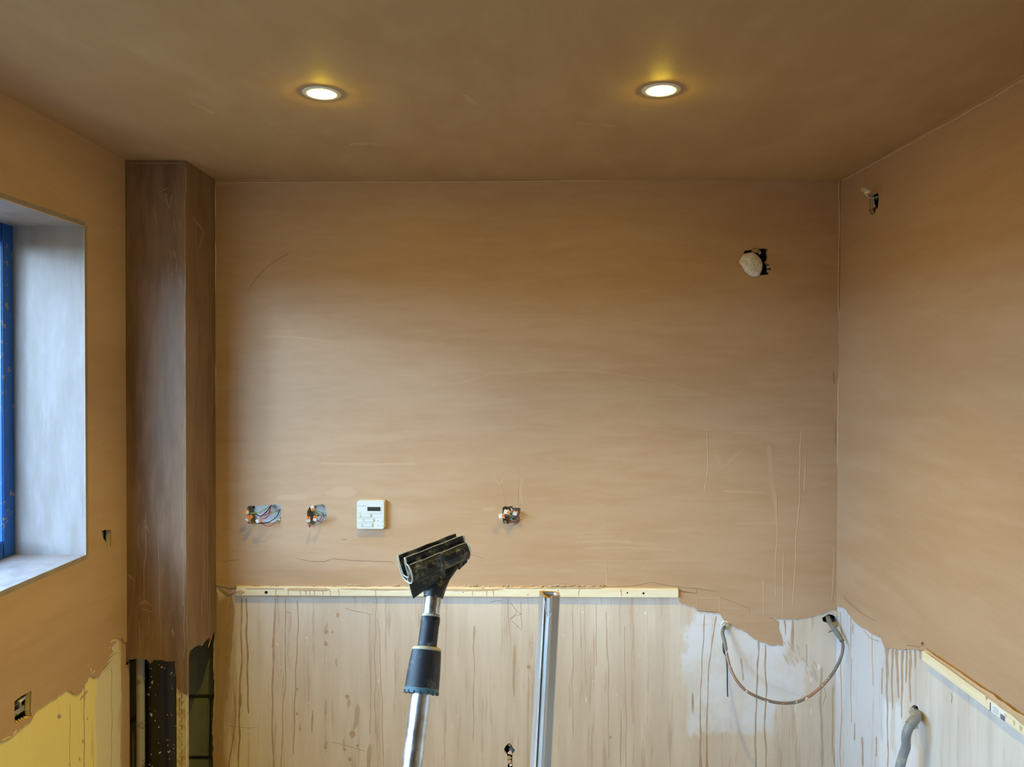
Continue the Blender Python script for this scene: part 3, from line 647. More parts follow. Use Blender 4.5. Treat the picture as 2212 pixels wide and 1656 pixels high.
# ------------------------------------------------------------------ timber battens
bz1, bz0 = loc(B, 1000, 1269.5, .02)[1], loc(B, 1000, 1288.5, .02)[1]
ba0, ba1 = loc(B, 510, 1280, .02)[0], loc(B, 1466, 1280, .02)[0]
bt = thing('timber_batten', 'pale timber batten fixed along the back wall, smeared with plaster', 'batten', ((ba0+ba1)/2, D, bz0))
obj('batten_body', pbox(B, ba0, ba1, bz0, bz1, 0, .02), 'timber_batten', bt, bevel=.002)
for x, y, r_ in ((911, 1277, .0028), (1140, 1284, .0018), (1206, 1275, .0018), (1355, 1280, .003), (1390, 1281, .0042), (575, 1279, .006), (1000, 1279, .0018)):
    q = w3(B, x, y, .02); obj('screw_hole', tube([q+Vector((0, .004, 0)), q+Vector((0, -.0004, 0))], r_, 10), 'hole_dark', bt)
a = Acc()
for x in (596, 622, 649, 661, 670, 679, 697, 713, 733, 811, 1020, 1052, 1066, 1250, 1342):
    a.run(B, [(x+rnd.uniform(-3, 3), 1271), (x+rnd.uniform(-1, 1), 1280), (x, 1288)], [4, 2.2, 2], c=.0202, seed=x, h=.0006)
for p, w in (([(511, 1279), (520, 1279), (529, 1279)], [17, 16, 8]), ([(620, 1272), (680, 1273), (712, 1273)], 7), ([(735, 1271), (830, 1273), (900, 1272)], [2, 5, 2]), ([(905, 1272), (960, 1273), (1010, 1274), (1060, 1273), (1090, 1271)], [3, 6, 6, 5, 1]), ([(530, 1271), (560, 1271), (615, 1271)], 3), ([(1090, 1270), (1300, 1270)], 2.5), ([(1040, 1268), (1050, 1276)], [12, 3])):
    a.run(B, p, w, c=.0202, seed=3, h=.0015)
a.build('plaster_smears', plain('batten_smear', (.60, .42, .24), .6, var=.2), bt)
a = Acc()       # lumpy edge of the skim riding on the batten
for i in range(90):
    x = rnd.uniform(512, 1310); a.spot(B, x, 1266+rnd.uniform(-3, 2), rnd.uniform(3, 9), rnd.uniform(1.5, 3.5), c=.004, h=rnd.uniform(.004, .014))
a.build('plaster_crumbs', 'plaster_run', wall_back)

ra1, ra0 = loc('right', 1992, 1415, .02)[0], .35
rz0, rz1 = loc('right', 1992, 1426, .02)[1], loc('right', 1992, 1405, .02)[1]
rz0b = loc('right', 2211, 1589, .02)[1]
sl = (rz0b-rz0)/(loc('right', 2211, 1589, .02)[0]-ra1)
rt = thing('timber_batten', 'pale timber batten on the right wall with a barcode sticker', 'batten', (XR, 1.6, rz0))
g = PL['right'][0]
def rb(a_, b_, c): return g(a_, b_+sl*(a_-ra1), c)
v = [rb(a_, b_, c) for a_ in (ra0, ra1) for b_ in (rz0, rz1) for c in (0, .02)]
obj('batten_body', (v, box(0, 1, 0, 1, 0, 1)[1]), 'timber_batten', rt, bevel=.0015)
a = Acc()
for p, w in (([(1996, 1402), (2060, 1447), (2130, 1496), (2212, 1556), (2300, 1618)], [4, 5, 9, 17, 18]), ([(2129, 1492), (2131, 1512)], 4), ([(2190, 1555), (2192, 1566)], 5), ([(2204, 1566), (2206, 1578)], 5), ([(2170, 1540), (2175, 1549)], 4)):
    a.run('right', p, w, c=.0203, seed=3, h=.002)
a.build('plaster_smears', 'batten_smear', rt)
q0 = loc('right', 2139, 1530, .0203); q1 = loc('right', 2173, 1556, .0203)
la0, la1 = min(q0[0], q1[0]), max(q0[0], q1[0])
def lab(a0, a1, b0, b1, c0, c1):
    return [rb(a_, rz0+b_*(rz1-rz0), c) for a_ in (a0, a1) for b_ in (b0, b1) for c in (c0, c1)], box(0, 1, 0, 1, 0, 1)[1]
lb = obj('barcode_label', lab(la0, la1, .03, .85, .02, .0207), 'label_white', rt)
LW = la1-la0
obj('ink_bar', lab(la1-LW*.05, la1, .03, .8, .0207, .0211), 'ink', lb)
x = la0+LW*.04
for i in range(9):
    w_ = rnd.choice((.006, .01, .018))*LW*1.3; obj('ink_bar', lab(x, x+w_, .05, .5, .0207, .0211), 'ink', lb); x += w_+LW*.018
for i in range(4):
    obj('ink_line', lab(la0+LW*.45, la0+LW*(.85-.08*(i % 2)), .2+.14*i, .24+.14*i, .0207, .021), 'controller_print', lb)

# ------------------------------------------------------------------ electrics
def connector(parent, c, ax, up, L=.020, w=.013, h=.009, label=None):
    """clear lever connector with orange lever end; ax points to the lever end"""
    ax = Vector(ax).normalized(); up = (Vector(up)-ax*Vector(up).dot(ax)).normalized(); sd = ax.cross(up)
    def bb(l0, l1, w0, w1, h0, h1): 
        return [c+ax*a_+sd*b_+up*d_ for a_ in (l0, l1) for b_ in (w0, w1) for d_ in (h0, h1)], box(0, 1, 0, 1, 0, 1)[1]
    o = obj('lever_connector', bb(-L/2, L*.1, -w/2, w/2, -h/2, h/2), 'connector_clear', parent, bevel=.001)
    for k in (-1, 1):
        obj('lever', bb(L*.08, L*.5, k*w*.27-w*.2, k*w*.27+w*.2, -h*.45, h*.55), 'connector_orange', o, bevel=.001)
KC = 1.0                                          # how far the loose wires of the current box stand out
def wc(plane, x, y, c): return w3(plane, x, y, c*KC if c > .008 else c)
def wire(parent, pts, mat, r=.0016, plane=B):
    return obj('wire', tube(smooth_path([wc(plane, *p) for p in pts], 5), r, 7), mat, parent, smooth=True)
def metal_box(parent, plane, x0, y0, x1, y1, depth=.042, c=-.003, mat='galvanised'):
    (a0, b1), (a1, b0) = loc(plane, x0, y0), loc(plane, x1, y1)
    a0, a1, b0, b1 = min(a0, a1), max(a0, a1), min(b0, b1), max(b0, b1); k = .0016
    return obj('back_box', join(pbox(plane, a0, a1, b0, b1, c-depth-k, c-depth), pbox(plane, a0-k, a0, b0, b1, c-depth, c), pbox(plane, a1, a1+k, b0, b1, c-depth, c),
               pbox(plane, a0, a1, b0-k, b0, c-depth, c), pbox(plane, a0, a1, b1, b1+k, c-depth, c)), mat, parent)
g1 = 'open switch boxes on the back wall'
KC = 1.5
b1_ = thing('electrical_box', 'wide open metal switch box with red, black and green wires hanging out', 'electrical box', w3(B, 571, 1131), g1)
metal_box(b1_, B, 533, 1089, 609, 1132)
for pts, mt in (([(590, 1095, -.038), (584, 1093, -.02), (575, 1098, .0), (560, 1107, .018), (547, 1108, .028), (538, 1107, .034)], 'wire_green'),
                ([(606, 1100, -.03), (601, 1101, -.015), (590, 1106, .0), (583, 1105, -.012), (580, 1098, -.03)], 'wire_green'),
                ([(585, 1092, -.038), (582, 1096, -.012), (576, 1105, .012), (568, 1112, .024), (562, 1117, .034)], 'wire_black'),
                ([(586, 1091, -.03), (584, 1099, .004), (582, 1109, .02), (575, 1118, .034), (566, 1120, .04)], 'wire_red'),
                ([(578, 1102, -.03), (570, 1110, .0), (562, 1114, .016), (552, 1110, .024), (546, 1113, .03)], 'wire_black'),
                ([(584, 1096, -.03), (581, 1106, .01), (573, 1112, .024), (566, 1113, .03), (562, 1118, .036)], 'wire_red'),
                ([(604, 1100, -.035), (600, 1112, -.01), (590, 1122, .01), (578, 1128, .02), (566, 1130, .03), (559, 1129, .036)], 'wire_black'),
                ([(606, 1118, -.02), (597, 1126, .012), (586, 1134, .026), (577, 1136, .032), (569, 1132, .036), (564, 1124, .038)], 'wire_red'),
                ([(536, 1121, .03), (537, 1127, .026), (546, 1130, .014), (556, 1127, -.01), (566, 1127, -.034)], 'wire_grey'),
                ([(533, 1118, .034), (534, 1125, .03), (539, 1130, .016), (550, 1126, -.02)], 'wire_red')):
    wire(b1_, pts, mt)
connector(b1_, wc(B, 531, 1106, .036), (-.6, -.6, .25), (0, -1, .4))
connector(b1_, wc(B, 541, 1117, .036), (.7, -.2, .7), (.2, -1, .2))
connector(b1_, wc(B, 536, 1120, .04), (.5, -.4, .5), (.2, -1, .2))
connector(b1_, wc(B, 559, 1124, .042), (.9, -.2, .35), (.1, -1, .1))
obj('earth_screw', tube([w3(B, 603, 1124, -.02), w3(B, 603, 1124, .004), w3(B, 603, 1124, .006)], [.0075, .0075, .005], 12), 'galvanised', b1_, smooth=True)
obj('box_hole', tube([w3(B, 548, 1095.5, -.044), w3(B, 548, 1095.5, -.0435)], .004, 10), 'hole_dark', b1_)

KC = 2.2
b2_ = thing('electrical_box', 'ragged small switch box opening just left of the white controller', 'electrical box', w3(B, 685, 1136), g1)
metal_box(b2_, B, 662, 1088, 707, 1136)
for pts, mt in (([(690, 1110, -.035), (683, 1106, -.01), (677, 1104, .008), (675, 1099, .012)], 'wire_green'), ([(694, 1112, -.035), (688, 1112, -.005), (682, 1108, .006), (679, 1102, .012)], 'wire_green'),
                ([(700, 1116, -.035), (697, 1108, -.004), (690, 1105, .01), (683, 1102, .012)], 'wire_green'),
                ([(698, 1110, -.035), (694, 1116, .0), (690, 1124, .016), (684, 1122, .026)], 'wire_red'), ([(700, 1114, -.035), (696, 1119, .0), (692, 1126, .012), (685, 1126, .022), (681, 1121, .026)], 'wire_grey'),
                ([(700, 1118, -.03), (695, 1126, .004), (686, 1133, .014), (676, 1134, .02), (668, 1130, .024), (666, 1124, .026)], 'wire_grey'), ([(668, 1115, -.03), (672, 1113, -.01), (680, 1114, .0), (690, 1113, -.03)], 'wire_black'),
                ([(666, 1126, .024), (667, 1132, .02), (669, 1138, .012), (672, 1130, -.01)], 'wire_red')):
    wire(b2_, pts, mt, .0017)
connector(b2_, wc(B, 675, 1097, .014), (.3, -.2, -.9), (.4, -1, .1))
connector(b2_, wc(B, 666.5, 1121, .03), (.1, -.3, .95), (.2, -1, .3))
connector(b2_, wc(B, 681, 1119, .03), (.2, -.3, .9), (.1, -1, .3))
obj('box_lug', tube([w3(B, 668, 1107, -.03), w3(B, 668, 1107, -.028)], .0055, 12), 'wire_grey', b2_)

KC = 1.4
b3_ = thing('electrical_box', 'square switch box packed with connectors, right of the black clamp head', 'electrical box', w3(B, 1105, 1131), g1)
metal_box(b3_, B, 1085, 1092, 1126, 1131)
for pts, mt in (([(1104, 1097, -.02), (1104.5, 1099, .005), (1106, 1102, .01), (1104, 1106, .005), (1101, 1107, -.01)], 'wire_white'), ([(1089, 1116, .026), (1096, 1118, .024), (1104, 1122, .02), (1110, 1120, .01), (1116, 1114, -.03)], 'wire_black'),
                ([(1090, 1113, .02), (1098, 1112, .022), (1106, 1114, .02), (1112, 1118, .01), (1118, 1120, -.03)], 'wire_grey'), ([(1088, 1119, .018), (1094, 1118, .02), (1102, 1121, .022), (1112, 1124, .016), (1120, 1120, .006), (1123, 1112, .004), (1124, 1106, -.02)], 'wire_grey'),
                ([(1096, 1098, -.03), (1098, 1100, .0), (1102, 1112, .012), (1108, 1116, .015), (1108, 1126, -.01)], 'wire_green'), ([(1088, 1108, -.02), (1091, 1111, .01), (1096, 1112, .014), (1104, 1110, -.02)], 'wire_black'),
                ([(1114, 1108, .022), (1118, 1112, .02), (1122, 1119, .014), (1116, 1126, .008), (1106, 1127, .006), (1098, 1126, -.02)], 'wire_red'), ([(1093, 1097, -.02), (1096, 1098, -.002), (1101, 1098, .0), (1104, 1102, -.02)], 'wire_black'),
                ([(1100, 1130, .012), (1104, 1131, .016), (1110, 1130, .014), (1114, 1126, .004)], 'wire_grey')):
    wire(b3_, pts, mt, .0021)
connector(b3_, wc(B, 1084, 1114, .034), (.95, -.1, .1), (0, -1, .2), L=.022, w=.016)
connector(b3_, wc(B, 1095, 1106, .03), (.9, -.1, -.25), (0, -1, .2), L=.022, w=.016)
connector(b3_, wc(B, 1113, 1108, .026), (.2, .9, .3), (.1, -.3, .9), L=.02, w=.016)
obj('brass_terminal', tube([w3(B, 1091, 1127, -.02), w3(B, 1091, 1127, -.002)], .006, 10), 'brass_nut', b3_)
obj('brass_terminal', tube([w3(B, 1115, 1122, -.02), w3(B, 1115, 1122, -.002)], .006, 10), 'brass_nut', b3_)

# heating controller
KC = 1.0
CP = .030
(ca0, cb1), (ca1, cb0) = loc(B, 771, 1082, CP), loc(B, 829.5, 1142, CP)
cw, ch = ca1-ca0, cb1-cb0
ct = thing('heating_controller', 'white square heating controller with small dark display on the back wall', 'controller', ((ca0+ca1)/2, D, cb0))
def cpoly(x0, x1, y0, y1, r_): return [(ca0+cw*p[0], cb0+ch*p[1]) for p in rrect(x0, x1, y0, y1, r_)]
obj('back_case', sheet(B, cpoly(.02, 1.035, -.005, 1.03, .08), [], .004, .021), 'controller_cream', ct, bevel=.0008)
obj('front_case', sheet(B, cpoly(0, 1, 0, 1, .07), [], .021, CP), 'controller_white', ct, bevel=.0012)
def crect(nm, x0, x1, y0, y1, c0, c1, mt, p=None, bv=0): return obj(nm, pbox(B, ca0+cw*x0, ca0+cw*x1, cb0+ch*(1-y1), cb0+ch*(1-y0), c0, c1), mt, p or ct, bevel=bv)
dp = obj('display', sheet(B, [(ca0+cw*x, cb0+ch*y) for x, y in ((.35, .585), (.91, .585), (.91, .83), (.35, .83))], [[(ca0+cw*x, cb0+ch*y) for x, y in ((.385, .645), (.875, .645), (.875, .795), (.385, .795))]], CP, CP+.0012), 'controller_white', ct)
crect('screen', .385, .875, .205, .355, CP, CP+.0004, 'lcd', dp)
for x, y in ((.36, .52), (.47, .69), (.42, .87)):       # three sliding flaps
    s_ = crect('slider', x-.24 if x-.24 > .06 else .06, x+.15, y-.045, y+.045, CP, CP+.0022, 'controller_white', None, .0005)
    crect('slider_mark', x-.25, x-.19, y-.045, y+.045, CP+.0022, CP+.0028, 'controller_tan', s_)
    crect('slider_end', x+.125, x+.165, y-.055, y+.045, CP, CP+.0035, 'controller_tan', s_)
for y in (.455, .585, .635, .76, .815, .925): crect('groove', .04, .96 if y in (.455, .585) else .62, y-.004, y+.004, CP, CP+.0003, 'controller_print')
for x, y in ((.92, .71), (.92, .885)):
    crect('button', x-.045, x+.045, y-.03, y+.03, CP, CP+.002, 'controller_white', None, .0005)
    crect('button_shadow_line', x-.045, x+.05, y+.031, y+.037, CP, CP+.0006, 'controller_print')
crect('indicator', .765, .79, .695, .72, CP, CP+.001, 'ink'); crect('indicator', .765, .80, .865, .89, CP, CP+.001, 'red_print')
def text(s, a_, b_, size, c, mat, parent):
    cu = bpy.data.curves.new('txt', 'FONT'); cu.body = s; cu.size = size
    ob = bpy.data.objects.new('txt', cu); col.objects.link(ob)
    me = bpy.data.meshes.new_from_object(ob); bpy.data.objects.remove(ob)
    V = [PL[B][0](a_+v_.co.x, b_+v_.co.y, c) for v_ in me.vertices]; Fc = [tuple(p.vertices) for p in me.polygons]
    bpy.data.meshes.remove(me); return obj('lettering', (V, Fc), mat, parent)
text('Honeywell', ca0+cw*.06, cb0+ch*.81, .0066, CP+.0003, 'controller_print', ct)
crect('print_line', .06, .19, .40, .41, CP, CP+.0003, 'controller_print')

# holes on the left wall with bits in them
for nm, lbl, pts in (('cable_recess', 'small cable recess cut in the plaster beside the window reveal', H_L1), ('cable_recess', 'torn cable recess with a grey box, low by the yellow paint', H_L2)):
    xs = [p[0] for p in pts]; ys = [p[1] for p in pts]; x0, x1, y0, y1 = min(xs), max(xs), min(ys), max(ys)
    t_ = thing(nm, lbl, 'cable recess', w3('left', (x0+x1)/2, y1))
    metal_box(t_, 'left', x0-1, y0-1, x1+1, y1+1, .036, -.008, 'masonry_dark')
    (a0, b0_), (a1, b1) = loc('left', x0, y1), loc('left', x1, y0)
    if nm and y0 < 1300:
        obj('metal_tab', pbox('left', a0+.35*(a1-a0), a0+.5*(a1-a0), b0_, b1, -.03, -.006), 'galvanised', t_)
        obj('broken_plaster', tube([w3('left', 219, 1162, -.004), w3('left', 222, 1172, -.006), w3('left', 225, 1182, -.004)], [.004, .009, .006], 6), 'rubble', t_)
        obj('broken_plaster', tube([w3('left', 232, 1170, -.01), w3('left', 235, 1181, -.006)], [.003, .008], 6), 'rubble', t_)
    else:
        obj('metal_tab', join(pbox('left', loc('left', 38, 1540)[0], loc('left', 62, 1540)[0], loc('left', 50, 1542)[1], loc('left', 50, 1530)[1], -.03, -.012)), 'galvanised', t_)
        obj('metal_tab', pbox('left', loc('left', 50, 1540)[0], loc('left', 55, 1540)[0], loc('left', 50, 1528)[1], loc('left', 50, 1508)[1], -.03, -.01), 'pipe_grey', t_)
        obj('cable_end', tube([w3('left', 30, 1522, -.02), w3('left', 40, 1517, .0), w3('left', 56, 1503, -.015)], .004, 8), 'wire_white', t_)
        obj('cable_end', tube([w3('left', 30, 1547, -.02), w3('left', 38, 1541, -.004)], .0022, 8), 'wire_green', t_)
        for k in range(4): obj('broken_plaster', tube([w3('left', 32+6*k, 1562-3*k, -.006), w3('left', 36+6*k, 1558-3*k, -.002)], [.003, .005], 6), 'rubble', t_)

# right wall: high recess with wires
t_ = thing('cable_recess', 'dark cable recess high on the right wall with loose wires', 'cable recess', w3('right', 1888, 462))
metal_box(t_, 'right', 1876, 414, 1902, 465, .04, -.008, 'masonry_dark')
Rr = 'right'
for pts, mt in (([(1890, 432, -.03), (1896, 424, -.004), (1882, 428, .025), (1872, 422, .045), (1866, 414, .055)], 'wire_white'), ([(1886, 440, -.03), (1890, 446, -.01), (1884, 434, -.012), (1892, 452, -.02)], 'wire_white'),
                ([(1884, 436, -.03), (1878, 428, .01), (1872, 424, .03), (1864, 412, .05)], 'wire_red'), ([(1896, 448, -.02), (1888, 450, .0), (1880, 454, .008)], 'wire_red'), ([(1884, 446, -.02), (1888, 440, -.005), (1893, 448, -.02)], 'wire_grey')):
    wire(t_, pts, mt, .0019, Rr)
connector(t_, w3(Rr, 1874, 413, .05), (0, -.6, -.4), (-1, 0, .2))
obj('cable_clip', tube([w3(Rr, 1871, 415, .055), w3(Rr, 1879, 412, .05)], .0055, 8), 'wire_white', t_, smooth=True)
connector(t_, w3(Rr, 1864, 409, .05), (0, .6, .3), (-1, 0, .2))

# duct hole plugged with plastic
dc = w3(B, 1630, 570)
t_ = wall_back
a0, b1 = loc(B, 1594, 536); a1, b0 = loc(B, 1666, 600)
obj('duct_lining', tube([Vector((dc.x+.01, D+.06, dc.z)), Vector((dc.x+.01, D+.005, dc.z))], .062, 28, False), 'masonry_dark', t_)
obj('duct_back', pbox(B, a0, a1, b0, b1, -.061, -.058), 'hole_dark', t_)
obj('broken_plaster', tube([w3(B, 1624, 540, .002), w3(B, 1634, 541, .004), w3(B, 1640, 543, .0)], [.006, .010, .005], 7), 'plaster_wet', t_)
for x, y in ((1656, 574), (1661, 572), (1657, 583), (1660, 586), (1638, 543)):
    obj('broken_plaster', tube([w3(B, x, y, -.012), w3(B, x+3, y+3, .002)], [.003, .006], 6), 'rubble', t_)
outl = sc_([(305, 1140), (330, 1085), (365, 1040), (420, 1025), (480, 1018), (540, 1060), (580, 1110), (598, 1170), (590, 1230), (560, 1295), (520, 1318), (460, 1318), (415, 1290), (380, 1255), (345, 1195)], 1540, 360, .1808)
n = len(outl); cxp = sum(p[0] for p in outl)/n; cyp = sum(p[1] for p in outl)/n
V = []; rings, sub = 14, 5; N3 = n*sub
def rimpt(j):
    p, q, fr = outl[j//sub], outl[(j//sub+1) % n], (j % sub)/sub
    return p[0]+(q[0]-p[0])*fr, p[1]+(q[1]-p[1])*fr
for k in range(rings+1):
    s_ = 1-k/rings
    for j in range(N3):
        x, y = rimpt(j); x, y = cxp+(x-cxp)*s_, cyp+(y-cyp)*s_
        bulge = .030*math.sqrt(max(0, 1-s_**2.2))+.006
        an = math.atan2(y-552, x-1646); dd = math.hypot(y-552, x-1646)
        cr_ = ((abs(mnoise.noise(Vector((an*5.5, dd*.03, 3))))-.2)*.020+mnoise.noise(Vector((x*.12, y*.12, 8)))*.005)*(1-s_*.7)
        V.append(tuple(w3(B, x, y, bulge+cr_)))
Fc = [(k*N3+j, k*N3+(j+1) % N3, (k+1)*N3+(j+1) % N3, (k+1)*N3+j) for k in range(rings) for j in range(N3)]
back = len(V); V += [tuple(w3(B, cxp+(rimpt(j)[0]-cxp)*.8, cyp+(rimpt(j)[1]-cyp)*.8, -.012)) for j in range(N3)]
Fc += [(j, back+j, back+(j+1) % N3, (j+1) % N3) for j in range(N3)]
bag = obj('plastic_bag', (V, Fc), 'film_white', None, smooth=True, base=w3(B, 1622, 596))
tag(bag, 'crumpled white plastic stuffed into the high wall hole', 'plastic bag')

# key shaped hole with paper bits
t_ = thing('pipe_hole', 'small key-shaped hole with white rubble low on the back wall', 'wall hole', w3(B, 1100, 1640))
obj('hole_back', pbox(B, *[f(loc(B, 1085, 1600)[0], loc(B, 1116, 1600)[0]) for f in (min, max)], loc(B, 1100, 1665)[1], loc(B, 1100, 1602)[1], -.061, -.055), 'hole_dark', t_)
obj('pipe_end', tube([w3(B, 1105, 1618, -.06), w3(B, 1105, 1618, -.02)], .010, 14), 'pipe_grey', t_)
for pts, rr, mt in (([(1098, 1626, -.006), (1102, 1624, .0), (1105, 1628, -.004)], [.003, .008, .004], 'paper_white'), ([(1096, 1634, -.01), (1099, 1636, -.002), (1104, 1636, -.006)], [.005, .008, .005], 'rubble'), ([(1097, 1642, -.008), (1101, 1644, -.001), (1104, 1649, -.006)], [.005, .008, .006], 'rubble'), ([(1101, 1647, -.004), (1104, 1653, -.002)], [.004, .006], 'paper_white'), ([(1099, 1608, -.008), (1102, 1610, -.002)], [.003, .004], 'rubble')):
    obj('rubble_bit', tube([w3(B, *p) for p in pts], rr, 7), mt, t_)

# ------------------------------------------------------------------ hanging microbore pipe
t_ = thing('microbore_pipe', 'thin paint-spattered pipe hanging in a loop from two wall fittings', 'pipe', w3(B, 1565, 1348))
path = [(1566, 1352, .012), (1562, 1358, .035), (1561, 1368, .05), (1565, 1385, .065), (1568, 1402, .08), (1575, 1434, .105), (1588, 1464, .13), (1610, 1490, .15), (1640, 1506, .163), (1672, 1516, .17), (1702, 1518, .172), (1732, 1512, .17), (1766, 1490, .16), (1796, 1458, .145), (1814, 1426, .135), (1821, 1400, .125), (1819, 1384, .105), (1812, 1372, .085), (1801, 1356, .06), (1792, 1343, .035), (1789, 1334, .0), (1789, 1332, -.03)]
P = smooth_path([w3(B, *p) for p in path], 6)
obj('pipe_body', tube(P, .0052, 12), 'microbore', t_, smooth=True)
obj('sleeve', tube(smooth_path([w3(B, *p) for p in path[16:22]], 5), [.0088]*4+[.0095]*5+[.0088]*17, 12), 'pipe_sleeve', t_, smooth=True)
obj('sleeve', tube(smooth_path([w3(B, *p) for p in path[1:5]], 5), .0066, 12), 'pipe_sleeve', t_, smooth=True)
q = w3(B, 1566, 1349, 0)
obj('compression_nut', tube([q+Vector((0, -.002, 0)), q+Vector((0, -.016, -.001)), q+Vector((0, -.018, -.001))], [.0135, .0135, .010], 6), 'brass_nut', t_)
obj('nut_collar', tube([q+Vector((0, .012, .003)), q+Vector((0, -.004, .002))], [.015, .014], 14), 'paper_white', t_, smooth=True)
obj('cable_tail', tube(smooth_path([w3(B, *p) for p in ((1563, 1388, .064), (1564, 1408, .078), (1569, 1420, .08), (1571, 1450, .078), (1571, 1480, .076), (1572, 1504, .074))], 4), [.0042]*5+[.0022]*16, 7), 'black_rubber', t_, smooth=True)
obj('tie', tube([w3(B, 1804, 1361, .062), w3(B, 1795, 1362, .06), w3(B, 1789, 1366, .062)], [.003, .003, .002], 6), 'pipe_sleeve', t_)
obj('stopper', tube([w3(B, 1806, 1324, .0), w3(B, 1806, 1326, .012)], [.014, .010], 9), 'rubble', t_)
obj('broken_plaster', tube([w3(B, 1794, 1349, .002), w3(B, 1803, 1351, .008), w3(B, 1811, 1347, .003)], [.004, .006, .004], 7), 'rubble', t_)

# grey hose from the right wall
t_ = thing('waste_hose', 'thick grey hose coming out of the right wall', 'hose', w3('right', 1978, 1545))
hp = [(1976, 1538, -.05), (1979, 1540, -.01), (1980, 1545, .02), (1974, 1555, .045), (1966, 1566, .06), (1959, 1582, .07), (1957, 1596, .07), (1957, 1612, .066), (1951, 1630, .07), (1944, 1656, .08), (1936, 1690, .09), (1934, 1760, .09)]
obj('hose_body', tube(smooth_path([w3('right', *p) for p in hp], 6), .0125, 14), 'hose_grey', t_, smooth=True)
obj('hose_cuff', tube(smooth_path([w3('right', *p) for p in hp[1:5]], 5), .0145, 14), 'hose_grey', t_, smooth=True)
for x, y in ((1968, 1527), (1966, 1534), (1967, 1545), (1977, 1563)):
    obj('broken_plaster', tube([w3('right', x, y, -.006), w3('right', x+3, y+5, .004)], [.004, .007], 6), 'rubble', t_)

# ------------------------------------------------------------------ telescopic pole with clamp head
p1, p2 = at(936.5, 1287, 1.32), at(889.5, 1656, 1.215)
ax = (p2-p1).normalized()                       # down the pole
def on(py):                                     # point of the axis at image row py
    lo_, hi_ = -.3, 3.0
    for _ in range(50):
        md = (lo_+hi_)/2; q = p1+ax*md-CAM; yy = H/2-q.dot(UP)/q.dot(FW)*F
        if yy < py: lo_ = md
        else: hi_ = md
    return p1+ax*lo_
tf_ = (-p1.z+.03)/ax.z
foot = p1+ax*tf_
t_ = thing('telescopic_pole', 'telescopic metal pole topped with a black plastic clamp head', 'pole', (foot.x, foot.y, 0))
px2m = lambda q: (q-CAM).dot(FW)/F
def seg(nm, rows, radii, mat, n_=24, end=None):
    pts = [on(r_) for r_ in rows]
    if end is not None: pts.append(end)
    return obj(nm, tube(pts, radii, n_), mat, t_, smooth=True)
seg('upper_tube', [1270, 1300, 1331], [.0139, .0139, .0139], 'aluminium')
seg('ring', [1326, 1327, 1332, 1333], [.0140, .0150, .0150, .0140], 'cream_seal')
seg('inner_sleeve', [1331, 1333, 1345, 1349, 1402], [.0145, .0158, .0162, .0158, .0162], 'black_rubber')
q = on(1319)+(-FW*.0135+RT*.006); obj('rivet', tube([q, q-FW*.0012], [.0030, .0025], 10), 'galvanised', t_)
obj('rivet_hole', tube([q-FW*.0011, q-FW*.0016], .0014, 8), 'hole_dark', t_)
seg('collar_cap', [1396, 1400, 1404], [.0185, .0235, .0243], 'teal_plastic', 32)
seg('collar_rim', [1397.5, 1399.5, 1402, 1404.5], [.0215, .0238, .0248, .0244], 'cream_seal', 32)
seg('collar_grip', [1403, 1406, 1430, 1460, 1486], [.0240, .0245, .0262, .0276, .0283], 'black_rubber', 32)
seg('collar_ring', [1485, 1486, 1497, 1498], [.0280, .0288, .0276, .0200], 'teal_plastic', 32)
c0, c1 = on(1492), on(1499)
for k in range(16):
    a_ = 2*math.pi*k/16; u_ = ax.orthogonal().normalized(); w_ = ax.cross(u_)
    d_ = u_*math.cos(a_)+w_*math.sin(a_)
    obj('grip_notch', tube([c0+d_*.0278, c1+d_*.0268], .0016, 6), 'black_rubber', t_)
seg('lower_tube', [1494, 1600, 1656], [.0163]*4, 'aluminium', 24, p1+ax*(tf_-.02))
obj('rubber_foot', tube([p1+ax*(tf_-.07), p1+ax*tf_], [.0185, .021], 20), 'black_rubber', t_, smooth=True)
# head
e = Vector((.80, .55, .215)).normalized()
nn = Vector((.55, -.80, 0)).normalized()          # towards the viewer, right
tt = nn.cross(e); tt = tt if tt.z > 0 else -tt
hl = at(868, 1243, 1.30)                          # left end, bottom of the trough at the back
LH = .114
trough = [(0, .036), (.003, .036), (.0035, .022), (.007, .007), (.011, .003), (.026, .003), (.029, .008), (.026, .020), (.025, .030), (.027, .037), (.030, .038), (.031, .032), (.030, .028), (.036, .026), (.042, .020), (.044, .011), (.041, .002), (.034, -.005), (.024, -.006), (.010, -.004), (.004, .001), (.0, .010), (-.001, .024)]
obj('clamp_jaw', prism(trough, hl, nn, tt, e, LH), 'black_plastic', t_, bevel=.0006)
fin = [(0, .002), (.062, .002), (.062, -.016), (.045, -.026), (.002, -.036)]
obj('clamp_fin', prism(fin, hl+nn*.020, e, tt, nn, .004), 'black_plastic', t_, bevel=.0005)
obj('clamp_fin', prism([(.1, 0), (.122, 0), (.119, -.016), (.1, -.024)], hl+nn*.012, e, tt, nn, .004), 'black_plastic', t_, bevel=.0005)
def loft(rings):
    n_ = len(rings[0]); V_ = [p for r_ in rings for p in r_]
    F_ = [(i*n_+j, i*n_+(j+1) % n_, (i+1)*n_+(j+1) % n_, (i+1)*n_+j) for i in range(len(rings)-1) for j in range(n_)]
    return V_, F_+[tuple(range(n_)), tuple((len(rings)-1)*n_+j for j in range(n_))]
def ell(c, u_, v_, ru, rv, n_=24, pw=2.0):
    out = []
    for j in range(n_):
        a_ = 2*math.pi*j/n_; ca, sa = math.cos(a_), math.sin(a_)
        out.append(c+u_*ru*math.copysign(abs(ca)**(2/pw), ca)+v_*rv*math.copysign(abs(sa)**(2/pw), sa))
    return out
